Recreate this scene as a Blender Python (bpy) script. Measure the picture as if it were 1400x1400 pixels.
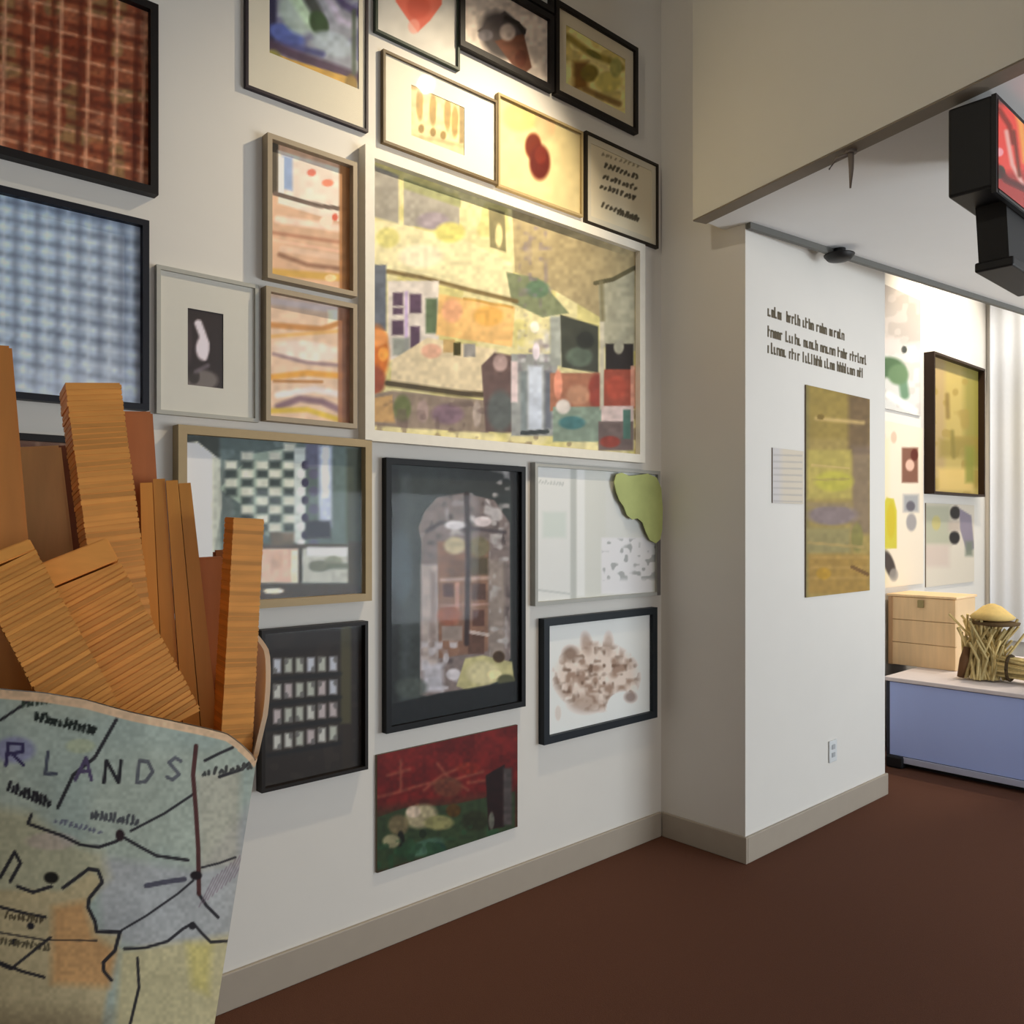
import bpy, bmesh, math, random
import numpy as np
from mathutils import Vector, Matrix

for o in list(bpy.data.objects):
    bpy.data.objects.remove(o, do_unlink=True)
scn = bpy.context.scene
COL = scn.collection
RNG = random.Random(7)

# ------------------------------------------------------------------ camera
# world: +X along the picture wall, +Y into that wall, Z up; eye at 1.5 m
EYE = 1.5
FPX, HOR = 1146.73, 720.0
FX, FY = 0.676013, 0.736889            # viewing direction in plan
cam_data = bpy.data.cameras.new('camera')
cam = bpy.data.objects.new('camera', cam_data)
COL.objects.link(cam)
cam.location = (0, 0, EYE)
cam.rotation_euler = (math.pi / 2, 0, -math.atan2(FX, FY))
cam_data.sensor_width = 36
cam_data.lens = FPX / 1400 * 36
cam_data.shift_y = (HOR - 700) / 1400
cam_data.clip_start = 0.05
scn.camera = cam

# ------------------------------------------------------------------ world, lights, exposure
world = bpy.data.worlds.new('world')
scn.world = world
world.use_nodes = True
bg = world.node_tree.nodes['Background']
bg.inputs[0].default_value = (0.95, 0.97, 1.0, 1)
bg.inputs[1].default_value = 0.9
scn.view_settings.view_transform = 'Standard'
scn.view_settings.look = 'None'
scn.view_settings.gamma = 1
scn.view_settings.use_curve_mapping = False
scn.view_settings.exposure = 0.35


def lamp(name, kind, loc, target, energy, color, size=0.05, angle=60, blend=0.6, sy=None):
    d = bpy.data.lights.new(name, kind)
    d.energy = energy
    d.color = color
    if kind == 'SPOT':
        d.spot_size = math.radians(angle)
        d.spot_blend = blend
        d.shadow_soft_size = size
    elif kind == 'AREA':
        d.size = size
        if sy:
            d.shape = 'RECTANGLE'
            d.size_y = sy
    else:
        d.shadow_soft_size = size
    o = bpy.data.objects.new(name, d)
    COL.objects.link(o)
    o.location = loc
    o.rotation_euler = (Vector(target) - Vector(loc)).to_track_quat('-Z', 'Y').to_euler()
    return o


WARM = (1.0, 0.84, 0.60)
lamp('picture_spotlight', 'SPOT', (2.46, 1.70, 3.66), (1.96, 2.517, 2.35), 112, WARM, 0.035, 94, 1.0)
lamp('bulkhead_fill_light', 'SPOT', (-1.4, 0.9, 3.9), (2.95, 1.5, 3.3), 85, (1.0, 0.92, 0.78), 0.08, 50, 1.0)  # added fill to brighten the bulkhead, not a known lamp
lamp('alcove_spotlight', 'SPOT', (6.3, 1.75, 4.0), (6.5, 2.517, 1.9), 150, (1.0, 0.86, 0.66), 0.05, 85, 0.7)
lamp('alcove_spotlight', 'SPOT', (7.0, 1.7, 4.0), (7.2, 2.5, 2.0), 90, (1.0, 0.93, 0.82), 0.05, 90, 0.7)
lamp('side_window_daylight', 'AREA', (5.6, -3.6, 1.1), (4.8, 2.0, 1.0), 120, (0.80, 0.91, 1.0), 3.0, sy=1.6)
lamp('soffit_fill_light', 'SPOT', (5.2, -1.3, 0.5), (5.0, 0.3, 2.85), 120, (0.97, 0.98, 1.0), 0.3, 110, 0.8)  # unseen lamp added to lift the soffit from below

# ------------------------------------------------------------------ colour and material helpers


def lin(c):
    c = np.asarray(c, float)
    c = c / 255.0
    return np.where(c <= 0.04045, c / 12.92, ((c + 0.055) / 1.055) ** 2.4)


def L4(c):
    r = lin(c)
    return (float(r[0]), float(r[1]), float(r[2]), 1)


MATS = {}


def mat(name, color, rough=0.6, spec=0.4, metal=0.0, var=0.06, scale=30, bump=0.0, coat=0.0, island=0.0):
    if name in MATS:
        return MATS[name]
    m = bpy.data.materials.new(name)
    m.use_nodes = True
    nt = m.node_tree
    b = nt.nodes['Principled BSDF']
    b.inputs['Roughness'].default_value = rough
    b.inputs['Metallic'].default_value = metal
    b.inputs['Specular IOR Level'].default_value = spec
    b.inputs['Coat Weight'].default_value = coat
    tc = nt.nodes.new('ShaderNodeTexCoord')
    nz = nt.nodes.new('ShaderNodeTexNoise')
    nz.inputs['Scale'].default_value = scale
    nz.inputs['Detail'].default_value = 4
    nt.links.new(tc.outputs['Object'], nz.inputs['Vector'])
    ramp = nt.nodes.new('ShaderNodeMix')
    ramp.data_type = 'RGBA'
    c = lin(color)
    ramp.inputs[6].default_value = (*np.clip(c * (1 - var), 0, 1), 1)
    ramp.inputs[7].default_value = (*np.clip(c * (1 + var), 0, 1), 1)
    nt.links.new(nz.outputs['Fac'], ramp.inputs[0])
    out = ramp.outputs[2]
    if island:
        g = nt.nodes.new('ShaderNodeNewGeometry')
        mr = nt.nodes.new('ShaderNodeMapRange')
        mr.inputs[3].default_value = 1 - island
        mr.inputs[4].default_value = 1 + island
        oi = nt.nodes.new('ShaderNodeObjectInfo')
        ad = nt.nodes.new('ShaderNodeMath'); ad.operation = 'ADD'
        fr = nt.nodes.new('ShaderNodeMath'); fr.operation = 'FRACT'
        nt.links.new(g.outputs['Random Per Island'], ad.inputs[0])
        nt.links.new(oi.outputs['Random'], ad.inputs[1])
        nt.links.new(ad.outputs[0], fr.inputs[0])
        nt.links.new(fr.outputs[0], mr.inputs[0])
        hs = nt.nodes.new('ShaderNodeHueSaturation')
        nt.links.new(mr.outputs[0], hs.inputs['Value'])
        nt.links.new(out, hs.inputs['Color'])
        out = hs.outputs[0]
    nt.links.new(out, b.inputs['Base Color'])
    if bump:
        bp = nt.nodes.new('ShaderNodeBump')
        bp.inputs['Strength'].default_value = bump
        bp.inputs['Distance'].default_value = 0.01
        nt.links.new(nz.outputs['Fac'], bp.inputs['Height'])
        nt.links.new(bp.outputs[0], b.inputs['Normal'])
    MATS[name] = m
    return m


def wood(name, color, stretch=(60, 60, 4), island=0.12, dark=0.72, rough=0.5):
    if name in MATS:
        return MATS[name]
    m = mat(name, color, rough, 0.35, island=island)
    nt = m.node_tree
    nz = [n for n in nt.nodes if n.type == 'TEX_NOISE'][0]
    mp = nt.nodes.new('ShaderNodeMapping')
    mp.inputs['Scale'].default_value = stretch
    tc = [n for n in nt.nodes if n.type == 'TEX_COORD'][0]
    nt.links.new(tc.outputs['Object'], mp.inputs['Vector'])
    nt.links.new(mp.outputs[0], nz.inputs['Vector'])
    nz.inputs['Scale'].default_value = 1
    mx = [n for n in nt.nodes if n.type == 'MIX'][0]
    c = lin(color)
    mx.inputs[6].default_value = (*(c * dark), 1)
    mx.inputs[7].default_value = (*np.clip(c * 1.2, 0, 1), 1)
    return m


def print_mat(name, rough=0.55, emit=0.0):
    if name in MATS:
        return MATS[name]
    m = bpy.data.materials.new(name)
    m.use_nodes = True
    nt = m.node_tree
    b = nt.nodes['Principled BSDF']
    b.inputs['Roughness'].default_value = rough
    b.inputs['Specular IOR Level'].default_value = 0.3
    a = nt.nodes.new('ShaderNodeAttribute')
    a.attribute_name = 'ink'
    nt.links.new(a.outputs['Color'], b.inputs['Base Color'])
    if emit:
        nt.links.new(a.outputs['Color'], b.inputs['Emission Color'])
        b.inputs['Emission Strength'].default_value = emit
    MATS[name] = m
    return m


def glass_mat():
    if 'clear_glass' in MATS:
        return MATS['clear_glass']
    m = bpy.data.materials.new('clear_glass')
    m.use_nodes = True
    nt = m.node_tree
    nt.nodes.clear()
    out = nt.nodes.new('ShaderNodeOutputMaterial')
    tr = nt.nodes.new('ShaderNodeBsdfTransparent')
    gl = nt.nodes.new('ShaderNodeBsdfGlossy')
    gl.inputs['Roughness'].default_value = 0.04
    fr = nt.nodes.new('ShaderNodeFresnel')
    fr.inputs['IOR'].default_value = 1.45
    mx = nt.nodes.new('ShaderNodeMixShader')
    ge = nt.nodes.new('ShaderNodeNewGeometry')      # coated picture glass: only the room side reflects
    fs = nt.nodes.new('ShaderNodeMath'); fs.operation = 'SUBTRACT'; fs.inputs[0].default_value = 1
    ml = nt.nodes.new('ShaderNodeMath'); ml.operation = 'MULTIPLY'
    m2 = nt.nodes.new('ShaderNodeMath'); m2.operation = 'MULTIPLY'; m2.inputs[1].default_value = .22
    nt.links.new(ge.outputs['Backfacing'], fs.inputs[1])
    nt.links.new(fs.outputs[0], ml.inputs[0])
    nt.links.new(fr.outputs[0], ml.inputs[1])
    nt.links.new(ml.outputs[0], m2.inputs[0])
    nt.links.new(m2.outputs[0], mx.inputs[0])
    nt.links.new(tr.outputs[0], mx.inputs[1])
    nt.links.new(gl.outputs[0], mx.inputs[2])
    nt.links.new(mx.outputs[0], out.inputs['Surface'])
    MATS['clear_glass'] = m
    return m


# ------------------------------------------------------------------ object helpers
def tag(o, label=None, cat=None, group=None, kind=None):
    if label: o['label'] = label
    if cat: o['category'] = cat
    if group: o['group'] = group
    if kind: o['kind'] = kind
    return o


def obj(name, bm, material, parent=None, smooth=False):
    bmesh.ops.recalc_face_normals(bm, faces=bm.faces[:])
    me = bpy.data.meshes.new(name)
    bm.to_mesh(me)
    bm.free()
    if smooth:
        for p in me.polygons:
            p.use_smooth = True
    if material: me.materials.append(material)
    o = bpy.data.objects.new(name, me)
    COL.objects.link(o)
    if parent: o.parent = parent
    return o


def thing(name, label, cat, loc, rz=0, group=None):
    o = bpy.data.objects.new(name, None)
    o.empty_display_size = 0.1
    COL.objects.link(o)
    o.location = loc
    o.rotation_euler = (0, 0, rz)
    return tag(o, label, cat, group)


def struct(name, bm, m):
    return tag(obj(name, bm, m), kind='structure')


def box(bm, x0, x1, y0, y1, z0, z1):
    v = [bm.verts.new(p) for p in ((x0, y0, z0), (x1, y0, z0), (x1, y1, z0), (x0, y1, z0),
                                   (x0, y0, z1), (x1, y0, z1), (x1, y1, z1), (x0, y1, z1))]
    for f in ((0, 3, 2, 1), (4, 5, 6, 7), (0, 1, 5, 4), (1, 2, 6, 5), (2, 3, 7, 6), (3, 0, 4, 7)):
        bm.faces.new([v[i] for i in f])
    return v


def bx(*a, bevel=0):
    bm = bmesh.new()
    box(bm, *a)
    if bevel:
        bmesh.ops.bevel(bm, geom=bm.edges[:], offset=bevel, segments=2, affect='EDGES', profile=0.5)
    return bm


def prism(poly, z0, z1):
    bm = bmesh.new()
    a = [bm.verts.new((x, y, z0)) for x, y in poly]
    b = [bm.verts.new((x, y, z1)) for x, y in poly]
    bm.faces.new(a[::-1])
    bm.faces.new(b)
    n = len(poly)
    for i in range(n):
        bm.faces.new((a[i], a[(i + 1) % n], b[(i + 1) % n], b[i]))
    return bm


def tube(bm, pts, rad, seg=8, taper=None):
    pts = [Vector(p) for p in pts]
    rings = []
    for i, p in enumerate(pts):
        d = (pts[min(i + 1, len(pts) - 1)] - pts[max(i - 1, 0)]).normalized()
        a = d.orthogonal().normalized()
        b = d.cross(a)
        r = rad if taper is None else rad * taper[i]
        rings.append([bm.verts.new(p + (a * math.cos(t) + b * math.sin(t)) * r)
                      for t in (2 * math.pi * k / seg for k in range(seg))])
    for r0, r1 in zip(rings, rings[1:]):
        for k in range(seg):
            bm.faces.new((r0[k], r0[(k + 1) % seg], r1[(k + 1) % seg], r1[k]))
    bm.faces.new(rings[0][::-1])
    bm.faces.new(rings[-1])


def lathe(bm, prof, cx=0, cy=0, seg=20):
    rings = [[bm.verts.new((cx + r * math.cos(2 * math.pi * k / seg), cy + r * math.sin(2 * math.pi * k / seg), z))
              for k in range(seg)] for r, z in prof]
    for a, b in zip(rings, rings[1:]):
        for k in range(seg):
            bm.faces.new((a[k], a[(k + 1) % seg], b[(k + 1) % seg], b[k]))
    bm.faces.new(rings[0][::-1])
    bm.faces.new(rings[-1])


# measured sketch points (1400 px survey photo) <-> room coordinates
def survey_dir(x, y):
    a, b = (x - 700) / FPX, (HOR - y) / FPX
    return (FY * a + FX, -FX * a + FY, b)


def at(x, y, t):
    q = survey_dir(x, y)
    return Vector((q[0] * t, q[1] * t, EYE + q[2] * t))


def survey(P):
    x, y, z = P[..., 0], P[..., 1], P[..., 2]
    r, d = FY * x - FX * y, FX * x + FY * y
    d = np.maximum(d, 1e-3)
    return 700 + FPX * r / d, HOR - FPX * (z - EYE) / d


# ------------------------------------------------------------------ printed / painted surfaces
def vnoise(U, V, s, seed):
    r = np.random.RandomState(seed)
    t = r.rand(64, 64)
    u, v = U / s, V / s
    i, j = np.floor(u).astype(int), np.floor(v).astype(int)
    a, b = u - i, v - j
    a, b = a * a * (3 - 2 * a), b * b * (3 - 2 * b)
    g = lambda p, q: t[p % 64, q % 64]
    return (g(i, j) * (1 - a) + g(i + 1, j) * a) * (1 - b) + (g(i, j + 1) * (1 - a) + g(i + 1, j + 1) * a) * b


class Art:
    """flat print: colours laid on a fine grid; x, y are sketch units measured on the survey photo"""

    def __init__(s, P):
        s.P = P
        s.X, s.Y = survey(P)
        s.C = np.zeros(P.shape[:2] + (3,))

    def put(s, m, c, o=1.0):
        m = np.clip(m, 0, 1)[..., None] * o
        s.C = s.C * (1 - m) + np.asarray(c, float) * m

    def fill(s, c):
        s.C[:] = c

    def seg(s, a, b):
        ax, ay = a
        dx, dy = b[0] - ax, b[1] - ay
        t = np.clip(((s.X - ax) * dx + (s.Y - ay) * dy) / max(dx * dx + dy * dy, 1e-6), 0, 1)
        return np.hypot(s.X - ax - t * dx, s.Y - ay - t * dy)

    def line(s, pts, w, c, o=1.0, soft=1.2):
        d = np.minimum.reduce([s.seg(a, b) for a, b in zip(pts, pts[1:])])
        s.put((w / 2 - d) / soft + 0.5, c, o)

    def poly(s, pts, c, o=1.0, soft=2.0):
        ins = np.zeros(s.X.shape, bool)
        n = len(pts)
        for i in range(n):
            (x0, y0), (x1, y1) = pts[i], pts[(i + 1) % n]
            if y0 == y1: continue
            k = (y0 > s.Y) != (y1 > s.Y)
            ins ^= k & (s.X < (x1 - x0) * (s.Y - y0) / (y1 - y0) + x0)
        d = np.minimum.reduce([s.seg(pts[i], pts[(i + 1) % n]) for i in range(n)])
        s.put(np.where(ins, d, -d) / soft + 0.5, c, o)

    def rect(s, x0, y0, x1, y1, c, o=1.0, soft=2.0, sk=0.0):
        """sk = drop of the horizontal edges per unit of x"""
        e = (x1 - x0) * sk
        s.poly([(x0, y0), (x1, y0 + e), (x1, y1 + e), (x0, y1)], c, o, soft)

    def ell(s, cx, cy, rx, ry, c, o=1.0, rot=0.0, soft=0.35):
        a = math.radians(rot)
        u = (s.X - cx) * math.cos(a) + (s.Y - cy) * math.sin(a)
        v = -(s.X - cx) * math.sin(a) + (s.Y - cy) * math.cos(a)
        s.put((1 - np.hypot(u / rx, v / ry)) / soft + 0.5, c, o)

    def blot(s, c, sc, th, o=1.0, seed=1, soft=0.12, mask=None):
        m = (vnoise(s.X + 500, s.Y + 500, sc, seed) - th) / soft
        if mask is not None: m = np.minimum(m, mask)
        s.put(m, c, o)

    def grain(s, sc, amp, seed=3):
        n = vnoise(s.X + 900, s.Y + 900, sc, seed) - 0.5
        s.C = np.clip(s.C * (1 + amp * n[..., None]), 0, 255)

    def glyph(s, ch, x, y, h, w, c, lw, sl=0.0, sk=0.0):
        F = {'R': [[(0, 0), (0, 1)], [(0, 1), (.8, .95), (.85, .6), (0, .5)], [(.3, .5), (1, 0)]],
             'L': [[(0, 1), (0, 0), (.9, 0)]], 'A': [[(0, 0), (.5, 1), (1, 0)], [(.2, .38), (.8, .38)]],
             'N': [[(0, 0), (0, 1), (1, 0), (1, 1)]], 'D': [[(0, 0), (0, 1), (.6, .95), (1, .5), (.6, .05), (0, 0)]],
             'S': [[(1, .85), (.5, 1), (0, .78), (.5, .52), (1, .25), (.5, 0), (0, .12)]]}
        for st in F[ch]:
            s.line([(x + w * (a - .5) + sl * h * b, y - h * b + sk * w * (a - .5)) for a, b in st], lw, c)

    def squiggle(s, x0, y0, x1, y1, h, c, lw, n, seed):
        """row of tiny unreadable lettering"""
        r = random.Random(seed)
        for i in range(n):
            t = (i + .2) / n
            x, y = x0 + (x1 - x0) * t, y0 + (y1 - y0) * t
            w = (x1 - x0) / n * .6
            p = [(x + w * r.random(), y - h * r.random()) for _ in range(3)]
            s.line([(x, y)] + p, lw, c)

    def mesh(s, name, m, parent=None, gain=1.0, close=False):
        n, k = s.C.shape[:2]
        me = bpy.data.meshes.new(name)
        idx = np.arange(n * k).reshape(n, k)
        f = np.stack([idx[:-1, :-1], idx[:-1, 1:], idx[1:, 1:], idx[1:, :-1]], -1).reshape(-1, 4)
        off = np.array(parent.location) if parent else np.zeros(3)
        me.from_pydata((s.P.reshape(-1, 3) - off).tolist(), [], f.tolist())
        a = me.color_attributes.new('ink', 'FLOAT_COLOR', 'POINT')
        c = np.ones((n * k, 4))
        c[:, :3] = np.clip(lin(np.clip(s.C, 0, 255)) * np.asarray(gain), 0, 0.86).reshape(-1, 3)
        a.data.foreach_set('color', c.astype(np.float32).ravel())
        me.materials.append(m)
        me.update()
        o = bpy.data.objects.new(name, me)
        COL.objects.link(o)
        if parent: o.parent = parent
        return o


V0, VP = 2.517, 2.052              # picture wall, pillar face


def sheet(u0, u1, v, z0, z1, cell=0.005):
    n, k = max(2, int((z1 - z0) / cell) + 1), max(2, int((u1 - u0) / cell) + 1)
    Z, U = np.meshgrid(np.linspace(z0, z1, n), np.linspace(u0, u1, k), indexing='ij')
    return Art(np.stack([U, np.full_like(U, v), Z], -1))


def frame_bm(u0, u1, z0, z1, w, y0, y1):
    """mitred frame, outer size u0..u1, z0..z1"""
    bm = bmesh.new()
    o = [(u0, z0), (u1, z0), (u1, z1), (u0, z1)]
    i = [(u0 + w, z0 + w), (u1 - w, z0 + w), (u1 - w, z1 - w), (u0 + w, z1 - w)]
    V = lambda p, y: bm.verts.new((p[0], y, p[1]))
    for k in range(4):
        q = [o[k], o[(k + 1) % 4], i[(k + 1) % 4], i[k]]
        a = [V(p, y0) for p in q]
        b = [V(p, y1) for p in q]
        bm.faces.new(a)
        bm.faces.new(b[::-1])
        for j in range(4):
            bm.faces.new((a[j], a[(j + 1) % 4], b[(j + 1) % 4], b[j]))
    return bm


def picture(name, label, u0, u1, z0, z1, paint, fw=0.012, fd=0.025, fcol=(25, 22, 20), matw=None, mcol=(226, 222, 212),
            gain=1.0, glass=True, wall=V0, cat='picture', cell=0.005, group='framed pictures on the wall', fname=None, art=None):
    """hung picture: frame, backing, mat, print, glass; art = print's own rectangle (u0, u1, z0, z1) inside the mat"""
    t = thing(name, label, cat, ((u0 + u1) / 2, wall, z0), 0, group)
    ox, oy, oz = t.location
    loc = lambda a, b, y0, y1, c, d: (a - ox, b - ox, y0, y1, c - oz, d - oz)
    obj('backing', bx(*loc(u0 + fw * .5, u1 - fw * .5, -fd * .35, -0.001, z0 + fw * .5, z1 - fw * .5)), mat('backing_card', (120, 105, 85)), t)
    if fw:
        obj('frame', frame_bm(u0 - ox, u1 - ox, z0 - oz, z1 - oz, fw, -fd, -0.001),
            mat(fname or 'frame_%d_%d_%d' % fcol, fcol, 0.5, 0.25), t)
    a = (u0 + fw, u1 - fw, z0 + fw, z1 - fw)
    py = -fd * .35 - .001
    if matw is not None or art:
        b = art or (a[0] + matw, a[1] - matw, a[2] + matw, a[3] - matw)
        bm = bmesh.new()
        for r in ((a[0], b[0], a[2], a[3]), (b[1], a[1], a[2], a[3]), (b[0], b[1], a[2], b[2]), (b[0], b[1], b[3], a[3])):
            box(bm, *loc(r[0], r[1], py - .003, py, r[2], r[3]))
        obj('mat_board', bm, mat('mat_%d_%d_%d' % mcol, mcol, 0.8, 0.2, var=.02), t)
        a = b
    A = sheet(a[0], a[1], wall + py - .0005, a[2], a[3], cell)
    paint(A)
    A.mesh('print', print_mat('printed_paper'), t, gain)
    if glass:
        obj('glass_pane', bx(*loc(u0 + fw, u1 - fw, -fd * .75, -fd * .75 + .002, z0 + fw, z1 - fw)), glass_mat(), t)
    return t


# ------------------------------------------------------------------ room shell
WALL = mat('painted_wall', (222, 217, 208), 0.75, 0.25, var=.02, scale=6, bump=.02)
CEIL = mat('painted_ceiling', (226, 225, 222), 0.8, 0.2, var=.02, scale=6)
BEAM = mat('painted_bulkhead', (212, 211, 204), 0.8, 0.2, var=.02, scale=5)
BASE = mat('vinyl_baseboard', (166, 154, 138), 0.5, 0.4, var=.05, scale=12)
TRIM = mat('grey_trim', (128, 118, 104), 0.6, 0.3)
FLOOR = mat('brown_carpet', (96, 64, 50), 0.95, 0.1, var=.18, scale=260, bump=.25)

struct('floor', bx(-3, 9, -4.5, 2.65, -0.1, 0), FLOOR)
struct('ceiling', bx(-3, 9, -4.5, 2.65, 4.4, 4.5), CEIL)
struct('wall_left', bx(-3, 8, V0, 2.65, 0, 4.4), WALL)
struct('ceiling_light_blocker', bx(-3, 2.3, -4.5, -0.1, 2.75, 2.9), CEIL)  # unseen low ceiling added to keep daylight off the upper picture wall
struct('upper_light_blocker', bx(-3, 2.3, -0.2, -0.1, 2.9, 4.4), WALL)  # unseen front above it, added to block the same light
struct('rear_light_blocker', bx(-3.1, -3, -4.5, 2.65, 0, 4.4), WALL)  # unseen wall added so less light reaches the bulkhead
struct('wall_pillar', bx(3.294, 4.72, VP, V0, 0, 4.4), WALL)
struct('wall_end', bx(7.75, 7.85, -4.5, V0, 0, 4.4), WALL)
# low soffit over the passage, its fascia above and its edge strips
P1, P2 = Vector((3.066, 2.16)), Vector((2.707, 0.78))
dirf = (P2 - P1).normalized()
P3 = P1 + dirf * 5.2
E1, E2, E3 = (4.457, 1.895), (5.913, 1.703), (7.75, 1.46)
struct('ceiling.001', prism([tuple(P1), tuple(P3), (7.75, P3.y), E3, E2, E1, (3.7, 1.995), (3.293, 2.045), (3.293, 2.16)], 2.85, 2.97), CEIL)
nf = Vector((-dirf.y, dirf.x))
if nf.x > 0: nf = -nf
q = lambda p, k: tuple(p + nf * k)
struct('wall_bulkhead', prism([q(P1, .012), q(P3, .012), q(P3, -.061), q(P1, -.061)], 2.838, 4.4), BEAM)
struct('trim_1', prism([q(P1, .010), q(P3, .010), q(P3, -.062), q(P1, -.062)], 2.832, 2.85), TRIM)
bm = bmesh.new()
for a, b in (((3.293, 2.045), E1), (E1, E2), (E2, E3)):
    a, b = Vector(a), Vector(b)
    n = Vector((b.y - a.y, a.x - b.x)).normalized() * .022
    lo = [bm.verts.new((*p, 2.822)) for p in (a, b, b + n, a + n)]
    hi = [bm.verts.new((*p, 2.97)) for p in (a, b, b + n, a + n)]
    bm.faces.new(lo[::-1]); bm.faces.new(hi)
    for i in range(4):
        bm.faces.new((lo[i], lo[(i + 1) % 4], hi[(i + 1) % 4], hi[i]))
struct('trim_2', bm, mat('dark_grey_trim', (104, 103, 98), 0.6, 0.3))
# baseboards
hb, tb = 0.118, 0.014


def baseboard(name, x0, x1, y0, y1, toe=None):
    bm = bx(x0, x1, y0, y1, 0, hb, bevel=.004)
    struct(name, bm, BASE)


baseboard('baseboard_left', -3, 3.281, V0 - tb, V0)
baseboard('baseboard_pillar_side', 3.294 - tb, 3.294, VP - tb, V0 - tb)
baseboard('baseboard_pillar_front', 3.294, 4.72 + tb, VP - tb, VP)
baseboard('baseboard_pillar_end', 4.72, 4.72 + tb, VP, V0)
baseboard('baseboard_alcove', 4.734, 7.74, V0 - tb, V0)

# ------------------------------------------------------------------ pictures on the long wall
K = 1.0


def p_red(A):
    A.fill((132, 70, 42))
    n = vnoise(A.X, A.Y, 34, 5)
    A.put((n - .55) * 4, (160, 106, 80), .7)
    A.blot((96, 34, 12), 46, .55, .7, 9)
    A.blot((122, 100, 62), 30, .68, .7, 14)
    sk = .19
    for k in range(-4, 14):
        y = -40 + 33 * k
        A.line([(-100, y - .25 * 150), (230, y + .22 * 180)], 7, (86, 32, 12), .75, 4)
        A.line([(-100, y + 12 - .25 * 150), (230, y + 12 + .22 * 180)], 4.5, (192, 140, 108), .7, 3)
    for k in range(-1, 8):
        x = -50 + 38.5 * k
        A.line([(x + 10, -60), (x, 290)], 8, (84, 30, 10), .7, 4)
        A.line([(x + 21, -60), (x + 11, 290)], 5, (196, 142, 110), .75, 3)
    A.grain(5, .35)


def p_blue(A):
    A.fill((176, 188, 204))
    t = np.clip((A.X - 40) / 150, 0, 1) * np.clip((560 - A.Y) / 160, 0, 1)
    A.put(t, (128, 134, 148), .65)
    A.put(np.clip((430 - A.X * .6 - A.Y * .6) / 200, 0, 1), (160, 188, 214), .6)
    for k in range(-1, 16):
        y = 236 + 24 * k
        A.line([(-100, y - 28), (210, y + 28)], 7, (86, 94, 112), .5, 6)
        A.line([(-100, y - 17), (210, y + 39)], 5, (214, 222, 230), .5, 5)
    for k in range(-2, 8):
        x = -10 + 29 * k
        A.line([(x + 4, 200), (x, 600)], 9, (82, 90, 110), .42, 7)
        A.line([(x + 17, 200), (x + 13, 600)], 5, (216, 224, 232), .35, 5)
    A.put(np.clip((A.Y - 470) / 90, 0, 1), (196, 206, 224), .6)
    A.grain(7, .16)


def p_third(A):
    A.fill((120, 84, 62))
    for k in range(14):
        A.line([(-100, 600 + 22 * k), (220, 622 + 20 * k)], 5, (88, 48, 30), .7, 4)
    for k in range(9):
        A.line([(-80 + 33 * k, 580), (-84 + 33 * k, 880)], 6, (160, 120, 92), .6, 4)


def p_card(A):
    A.fill((44, 36, 36))
    A.ell(276, 520, 22, 14, (112, 104, 100), .9)
    A.line([(271, 442), (276, 455), (281, 470), (278, 484)], 10, (214, 200, 206), 1, 3)
    A.ell(277, 476, 9, 16, (214, 200, 206))
    A.line([(282, 478), (280, 490)], 6, (214, 200, 206), 1, 3)
    A.ell(265, 515, 8, 10, (40, 34, 32), .8)
    A.line([(268, 508), (284, 500)], 6, (110, 100, 108), .7, 4)
    A.ell(258, 470, 5, 30, (64, 52, 54), .7)


def p_shelf_top(A):
    A.fill((196, 160, 132))
    A.rect(363, 190, 381, 262, (70, 62, 50), sk=.25)
    A.rect(380, 205, 464, 278, (216, 200, 186), sk=.3)
    A.rect(386, 212, 400, 258, (128, 150, 188), .9, 4, .25)
    A.rect(382, 214, 388, 262, (232, 236, 240), 1, 3, .25)
    A.ell(426, 236, 6, 5, (204, 110, 92)); A.ell(448, 250, 8, 5, (216, 128, 100))
    A.line([(376, 265), (440, 282), (472, 286)], 6, (96, 80, 72))
    A.line([(380, 300), (465, 312)], 10, (222, 196, 180), .9, 5)
    A.ell(446, 303, 9, 8, (240, 205, 186)); A.ell(458, 297, 4, 5, (200, 92, 70))
    A.line([(372, 318), (470, 332)], 5, (164, 116, 92), .9, 4)
    A.line([(374, 328), (470, 345)], 4, (214, 172, 148), .9, 3)
    A.line([(382, 348), (420, 362), (470, 368)], 6, (132, 96, 76), .9, 4)
    A.line([(386, 340), (464, 352)], 8, (208, 178, 156), .8, 4)
    A.line([(374, 372), (470, 380)], 10, (190, 152, 76), .95, 4)
    A.ell(452, 380, 8, 5, (224, 190, 140))
    A.rect(464, 215, 480, 410, (150, 100, 56), .9, 3, .2)
    A.grain(9, .14)


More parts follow.
